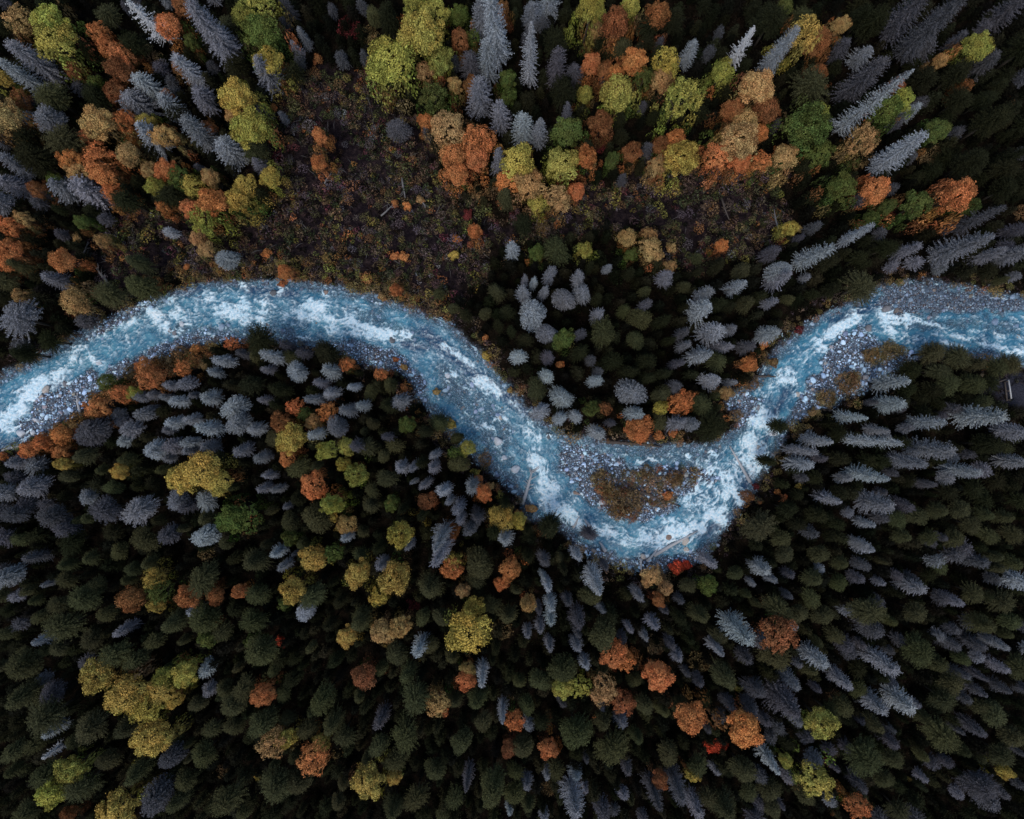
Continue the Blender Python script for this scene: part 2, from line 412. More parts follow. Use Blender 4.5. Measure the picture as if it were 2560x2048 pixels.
for x1, y1, x2, y2, wd in DEEP:
    A = G2(x1, y1); B = G2(x2, y2); r = wd * S / 2.5
    d, _ = seg_dist(px, py, A[0], A[1], B[0], B[1])
    deep = np.maximum(deep, np.exp(-(d / r) ** 2 * .7))
deep = np.clip(deep * (.6 + .8 * nA), 0, 1)
shal = np.clip(sstep(-.50, .02, wz) + .25 * sstep(.45, .7, fbm(fs / 5, ft / 3, 51)), 0, 1)
clar = np.clip(.22 + .64 * shal, 0, .88) * (1 - .85 * deep)
hz = .0 + foam * (.10 + .45 * (nB - .3) + .25 * (rid - .5)) + (nA - .5) * .16 + (nB - .5) * .07
idx = np.full(shp, -1, np.int64); idx[keep] = np.arange(keep.sum())
a = idx[:-1, :-1]; b = idx[:-1, 1:]; c = idx[1:, 1:]; d = idx[1:, :-1]
ok = (a >= 0) & (b >= 0) & (c >= 0) & (d >= 0)
me = mesh_from("river_water", np.stack([px, py, hz], 1), None, np.stack([a[ok], b[ok], c[ok], d[ok]], 1), [M_water],
               {"foam": foam, "clarity": clar, "deep": deep}, smooth=True)
props(link("river_water", me), "teal mountain river with white rapids", kind="structure")

# ------------------------------------------------------------------ plant builders (real metres; copies are scaled)
def conifer(name, seed, h, Rm, prof, whorl=.32, step=.17, droop=.25, rag=.25, spray=.34, bare=0.0, per=8, mat=None, data=False, foot=.10):
    r = np.random.default_rng(seed)
    V = []; T = []; Hh = []; F = []
    zb = h * foot
    z = zb
    lobes = r.uniform(0, 6.28, 3)
    while z < h - .1:
        u = (z - zb) / (h - zb)
        if prof == 'cone': rr = Rm * min(1, .55 + u * 4) * (1 - u) ** .52
        elif prof == 'spire': rr = Rm * min(1, .6 + u * 4) * (.15 + .85 * (1 - u) ** .42)
        elif prof == 'dome': rr = Rm * min(1, .7 + u * 2) * math.sqrt(max(.0, 1 - u ** 2.6))
        else: rr = Rm * (1 - u) ** .6
        nb = max(4, int(per + r.integers(-1, 2)))
        a0 = r.uniform(0, 6.28)
        for k in range(nb):
            if r.random() < bare: continue
            a = a0 + 6.283 * k / nb + r.normal(0, .16)
            L = max(.22, rr * r.uniform(1 - rag * 1.3, 1 + rag) * (1 + .16 * math.sin(2 * a + lobes[0]) + .10 * math.sin(3 * a + lobes[1] + u * 5)))
            el = (.75 * u ** 2 - droop + r.normal(0, .10)) if prof != 'dome' else (.9 * u ** 2 - droop * .4 + r.normal(0, .12))
            ca, sa = math.cos(a), math.sin(a)
            bt = r.uniform(.25, .75); hu = r.random() ** 2
            n = max(2, int(L / step))
            zz = z + r.uniform(-.16, .16)
            for i in range(n):
                t = (i + r.uniform(.2, .9)) / n
                if prof == 'snag' and t < .1: continue
                d = L * t
                p = np.array([ca * d, sa * d, zz + d * math.sin(el) - droop * .5 * d * d / max(L, .6) * .6 + .10 * d * t * t])
                wd = spray * (1.05 - (.30 if prof == 'dome' else .62) * t) * r.uniform(.55, 1.25)
                for sgn in (-1, 1):
                    ang = a + sgn * r.uniform(.45, 1.15)
                    q = p + np.array([math.cos(ang) * wd, math.sin(ang) * wd, r.normal(-.02, .09)])
                    b = np.array([ca, sa, .15 * r.normal()]) * (.055 + .03 * r.random()) * (spray / .34)
                    j = len(V)
                    V += [p - b, p + b, q]; F.append((j, j + 1, j + 2) if sgn > 0 else (j + 1, j, j + 2))
                    tt = min(1, max(0, bt + r.normal(0, .32)))
                    T += [tt] * 3; Hh += [hu] * 3
            # the twig itself, up to the tip
            e = np.array([ca * L, sa * L, zz + L * math.sin(el) - droop * .3 * L])
            s = np.array([0, 0, zz]); nrm = np.array([-sa, ca, 0]) * (.035 if prof != 'snag' else .045)
            j = len(V); V += [s - nrm, s + nrm, e + .08 * np.array([ca, sa, 0])]; F.append((j, j + 1, j + 2)); T += [bt] * 3; Hh += [hu] * 3
        z += whorl * r.uniform(.8, 1.2)
    for k in range(7):   # leader
        a = r.uniform(0, 6.28); q = np.array([math.cos(a) * .16, math.sin(a) * .16, h - .35])
        j = len(V); V += [q, np.array([-q[1] * .4, q[0] * .4, h - .5]), np.array([0, 0, h])]; F.append((j, j + 1, j + 2)); T += [.7] * 3; Hh += [.3] * 3
    V = np.array(V); F = np.array(F)
    if data: return V, F, np.array(T), np.array(Hh)
    return mesh_from(name, V, F, None, [mat or M_needle], {"tint": T, "hue": Hh})

def tube(pts, rad, sides=7):
    V = []; F = []
    pts = [np.array(p, float) for p in pts]
    for i, p in enumerate(pts):
        d = pts[min(i + 1, len(pts) - 1)] - pts[max(i - 1, 0)]; d /= np.linalg.norm(d) + 1e-9
        u = np.cross(d, (0, 0, 1) if abs(d[2]) < .9 else (1, 0, 0)); u /= np.linalg.norm(u); v = np.cross(d, u)
        for k in range(sides):
            a = 6.283 * k / sides
            V.append(p + rad[i] * (math.cos(a) * u + math.sin(a) * v))
    for i in range(len(pts) - 1):
        for k in range(sides):
            F.append((i * sides + k, i * sides + (k + 1) % sides, (i + 1) * sides + (k + 1) % sides, (i + 1) * sides + k))
    V.append(pts[-1]); e = len(V) - 1; T = [((len(pts) - 1) * sides + k, (len(pts) - 1) * sides + (k + 1) % sides, e) for k in range(sides)]
    V.append(pts[0]); e = len(V) - 1; T += [((k + 1) % sides, k, e) for k in range(sides)]
    return V, T, F

def tubes(name, specs, mat):
    V = []; T = []; F = []
    for pts, rad, sd in specs:
        v, t, f = tube(pts, rad, sd); j = len(V)
        V += list(v); T += [tuple(i + j for i in q) for q in t]; F += [tuple(i + j for i in q) for q in f]
    return mesh_from(name, V, T, F, [mat], smooth=True)

def conifer_trunk(name, h, r0, mat):
    return tubes(name, [([(0, 0, -.6), (.02, .03, h * .35), (-.02, .02, h * .7), (0, 0, h * .985)], [r0 * 1.25, r0, r0 * .55, .02], 8)], mat)

def snag_trunk(name, h, r0, seed):
    r = np.random.default_rng(seed)
    sp = [([(0, 0, -.6), (.05, .03, h * .35), (-.04, .05, h * .7), (0, 0, h)], [r0 * 1.25, r0, r0 * .6, .03], 8)]
    for i in range(46):
        z = h * r.uniform(.25, .97); a = r.uniform(0, 6.28); L = (1 - (z / h) ** 2) * 1.9 * r.uniform(.4, 1.1) + .35
        m = np.array([math.cos(a), math.sin(a), 0])
        sp.append(([(0, 0, z), tuple(m * L * .55 + np.array([0, 0, z - .12 * L])), tuple(m * L + np.array([.2 * r.normal(), .2 * r.normal(), z - .05 * L]))], [.06, .04, .012], 4))
    return tubes(name, sp, M_deadwood)

def leafball(name, seed, Rc, depth, nleaf, nlobe, leaf, clearance, mat=None, data=False, gap=.0):
    """crown of leaf clumps round several boughs; its foot is at z = clearance"""
    r = np.random.default_rng(seed)
    C = []; RR = []
    for i in range(nlobe):
        a = r.uniform(0, 6.28); u = r.uniform(-.65, .95); q = math.sqrt(max(0, 1 - u * u)) * r.uniform(.55, 1.08)
        rad = r.uniform(.13, .34)
        C.append((math.cos(a) * q * (1 - rad * .35), math.sin(a) * q * (1 - rad * .35), u * (1 - rad))); RR.append(rad)
    C += [(0, 0, .25), (.2, .1, -.1), (-.2, -.1, -.1)]; RR += [.62, .60, .60]
    C = np.array(C); RR = np.array(RR)
    lt = r.uniform(.2, .8, len(C)); lh = r.random(len(C)) ** 1.6
    w = RR ** 2 / (RR ** 2).sum()
    li = r.choice(len(C), nleaf * 2, p=w)
    d = r.normal(size=(nleaf * 2, 3)); d /= np.linalg.norm(d, axis=1)[:, None]
    d[:, 2] = np.where((d[:, 2] < -.2) & (r.random(len(d)) < .7), -d[:, 2], d[:, 2])
    k = RR[li] * (1 - .28 * r.random(len(d)) ** 1.5) * (1 + .10 * r.normal(size=len(d)))
    P = C[li] + d * k[:, None] + r.normal(0, .045, d.shape)
    inside = np.zeros(len(P), bool)
    for c, q in zip(C, RR):
        inside |= ((P - c) ** 2).sum(1) < (q * .80) ** 2
    # twiggy gaps
    gp = vnoise(P[:, 0] * 7 + 3.1, P[:, 1] * 7 + P[:, 2] * 4.3, seed) < gap
    sel = np.where(~inside & ~gp)[0][:nleaf]
    P = P[sel]; d = d[sel]; li = li[sel]
    P = P * np.array([Rc, Rc, depth / 2]); P[:, 2] += clearance + depth / 2
    n = d + r.normal(0, .55, d.shape); n /= np.linalg.norm(n, axis=1)[:, None]
    u = np.cross(n, r.normal(size=n.shape)); u /= np.linalg.norm(u, axis=1)[:, None]; v = np.cross(n, u)
    s = leaf * r.uniform(.55, 1.3, len(P))[:, None]
    Q = np.stack([P - u * s * .5, P + v * s * .34, P + u * s * .55, P - v * s * .34], 1).reshape(-1, 3)
    F = np.arange(len(Q)).reshape(-1, 4)
    T = np.repeat(np.clip(lt[li] + r.normal(0, .28, len(P)), 0, 1), 4); Hh = np.repeat(np.clip(lh[li] + r.normal(0, .12, len(P)), 0, 1), 4)
    if data: return Q, F, T, Hh
    return mesh_from(name, Q, None, F, [mat or M_leaf], {"tint": T, "hue": Hh})

def leafy_trunk(name, seed, clearance, depth, Rc):
    r = np.random.default_rng(seed)
    top = clearance + depth * .6
    sp = [([(0, 0, -.6), (.06, .04, clearance * .6), (.0, .1, clearance), (.05, 0, top)], [.26, .20, .16, .05], 8)]
    for i in range(6):
        a = r.uniform(0, 6.28); z = clearance * r.uniform(.75, 1.1); L = Rc * r.uniform(.5, .8)
        sp.append(([(0, 0, z), (math.cos(a) * L * .5, math.sin(a) * L * .5, z + depth * .22), (math.cos(a) * L, math.sin(a) * L, z + depth * .42)], [.10, .07, .025], 5))
    return tubes(name, sp, M_bark)

# ------------------------------------------------------------------ one of each kind: crown and trunk meshes
PROTO = {}
def reg(kind, crown, trunk, h, Rm):
    PROTO.setdefault(kind, []).append((crown, trunk, h, Rm))
for i, (h, Rm, pf, rag, wh) in enumerate(((17, 2.0, 'cone', .25, .30), (16, 1.8, 'cone', .40, .34), (15, 2.3, 'spire', .22, .29), (15, 1.7, 'spire', .34, .31))):
    reg('short', conifer("spruce_crown", 100 + i, h, Rm, pf, whorl=wh, rag=rag, foot=.2), conifer_trunk("spruce_trunk", h, .19, M_bark), h, Rm)
for i, (h, Rm, pf, rag) in enumerate(((10, 1.9, 'dome', .14), (9.5, 2.1, 'dome', .20), (11, 1.8, 'spire', .18), (10, 2.0, 'dome', .12), (11.5, 1.8, 'spire', .24), (9, 2.2, 'dome', .26), (12, 1.7, 'spire', .30), (10.5, 2.0, 'dome', .16))):
    reg('dwarf', conifer("small_spruce_crown", 110 + i, h, Rm, pf, whorl=.24, rag=rag, foot=(.42, .5, .38, .46, .34, .5, .3, .4)[i], per=9, step=.16, spray=.32), conifer_trunk("small_spruce_trunk", h, .16, M_bark), h, Rm)
for i, (h, Rm, pf, rag, wh, br) in enumerate(((26, 2.3, 'cone', .25, .32, 0), (27, 1.9, 'spire', .38, .36, .1), (25, 2.5, 'spire', .22, .31, 0), (28, 2.1, 'cone', .45, .38, .15))):
    reg('tall', conifer("tall_spruce_crown", 120 + i, h, Rm, pf, whorl=wh, rag=rag, bare=br, step=.19, foot=.2), conifer_trunk("tall_spruce_trunk", h, .24, M_bark), h, Rm)
for i, (h, Rm, pf) in enumerate(((10.5, 2.3, 'dome'), (11, 2.6, 'dome'), (11, 2.2, 'dome'), (11.5, 2.1, 'spire'), (10, 2.5, 'dome'), (12, 2.0, 'dome'), (11, 2.3, 'cone'))):
    reg('round', conifer("fir_crown", 140 + i, h, Rm, pf, whorl=.20, rag=(.09, .13, .07, .16, .20, .10, .18)[i], per=16, step=.18, spray=.29, droop=.45, foot=(.58, .60, .52, .50, .64, .45, .48)[i]), conifer_trunk("fir_trunk", h, .2, M_bark), h, Rm)
for i in range(2):
    reg('snag', conifer("snag_twigs", 160 + i, 24, 2.0, 'snag', foot=.22, whorl=.5, rag=.5, bare=.35, step=.3, spray=.42, per=6, mat=M_deadwood), snag_trunk("snag_trunk", 24.5, .30, 7 + i), 24, 2.0)
for i in range(6):
    dp = (5.2, 6.2, 5.6, 7.0, 5.0, 6.0)[i]
    reg('leafy', leafball("leafy_crown", 180 + i, 3.0, dp, 11500, (30, 40, 24, 46, 34, 22)[i], .225, 6.0, gap=(.22, .30, .18, .36, .26, .32)[i]), leafy_trunk("leafy_trunk", 180 + i, 6.0, dp, 3.0), 6.0 + dp, 3.0)
for i in range(4):
    reg('shrub', leafball("shrub_leaves", 200 + i, 1.3, 2.2, 1500, (7, 9, 6, 11)[i], .24, .25, gap=.2), None, 2.4, 1.3)
for i in range(3):
    reg('brush', leafball("brush_leaves", 210 + i, 2.2, 2.0, 2600, (16, 20, 24)[i], .22, .2, gap=.38), None, 2.2, 2.2)

# colour of the living plant (albedo), name, category, word, group
KIND = {
 'G': ((0.221, 0.239, 0.252), "silver_spruce", "spruce", "pale silver spruce", "silver and grey spruces of the valley"),
 'g': ((0.150, 0.151, 0.165), "silver_spruce", "spruce", "lilac grey spruce", "silver and grey spruces of the valley"),
 'd': ((0.070, 0.068, 0.075), "grey_spruce", "spruce", "dim grey spruce", "dim grey spruces of the valley"),
 's': ((.3, .3, .32), "dead_snag", "dead tree", "bare dead snag", "bare snags"),
 'k': ((0.016, 0.017, 0.008), "dark_fir", "fir", "blackish narrow fir", "blackish firs of the dark slopes"),
 'r': ((0.048, 0.048, 0.022), "olive_fir", "fir", "dark olive fir", "olive firs of the forest"),
 'e': ((0.081, 0.115, 0.032), "leafy_tree", "tree", "green leafy tree", "leafy trees in autumn colour"),
 'y': ((0.284, 0.297, 0.069), "leafy_tree", "tree", "yellowish green tree", "leafy trees in autumn colour"),
 'Y': ((0.387, 0.310, 0.077), "leafy_tree", "tree", "golden leafy tree", "leafy trees in autumn colour"),
 'a': ((0.370, 0.249, 0.103), "leafy_tree", "tree", "amber leafy tree", "leafy trees in autumn colour"),
 'o': ((0.482, 0.194, 0.073), "leafy_tree", "tree", "orange leafy tree", "leafy trees in autumn colour"),
 't': ((0.225, 0.104, 0.045), "leafy_tree", "tree", "rusty leafy tree", "leafy trees in autumn colour"),
 'b': ((.20, .145, .070), "brown_bush", "bush", "brown leafy bush", "brown bushes"),
 'm': ((.13, .030, .032), "red_bush", "bush", "maroon leafy bush", "red bushes"),
 'c': ((.42, .065, .035), "red_bush", "bush", "scarlet leafy bush", "red bushes"),
}

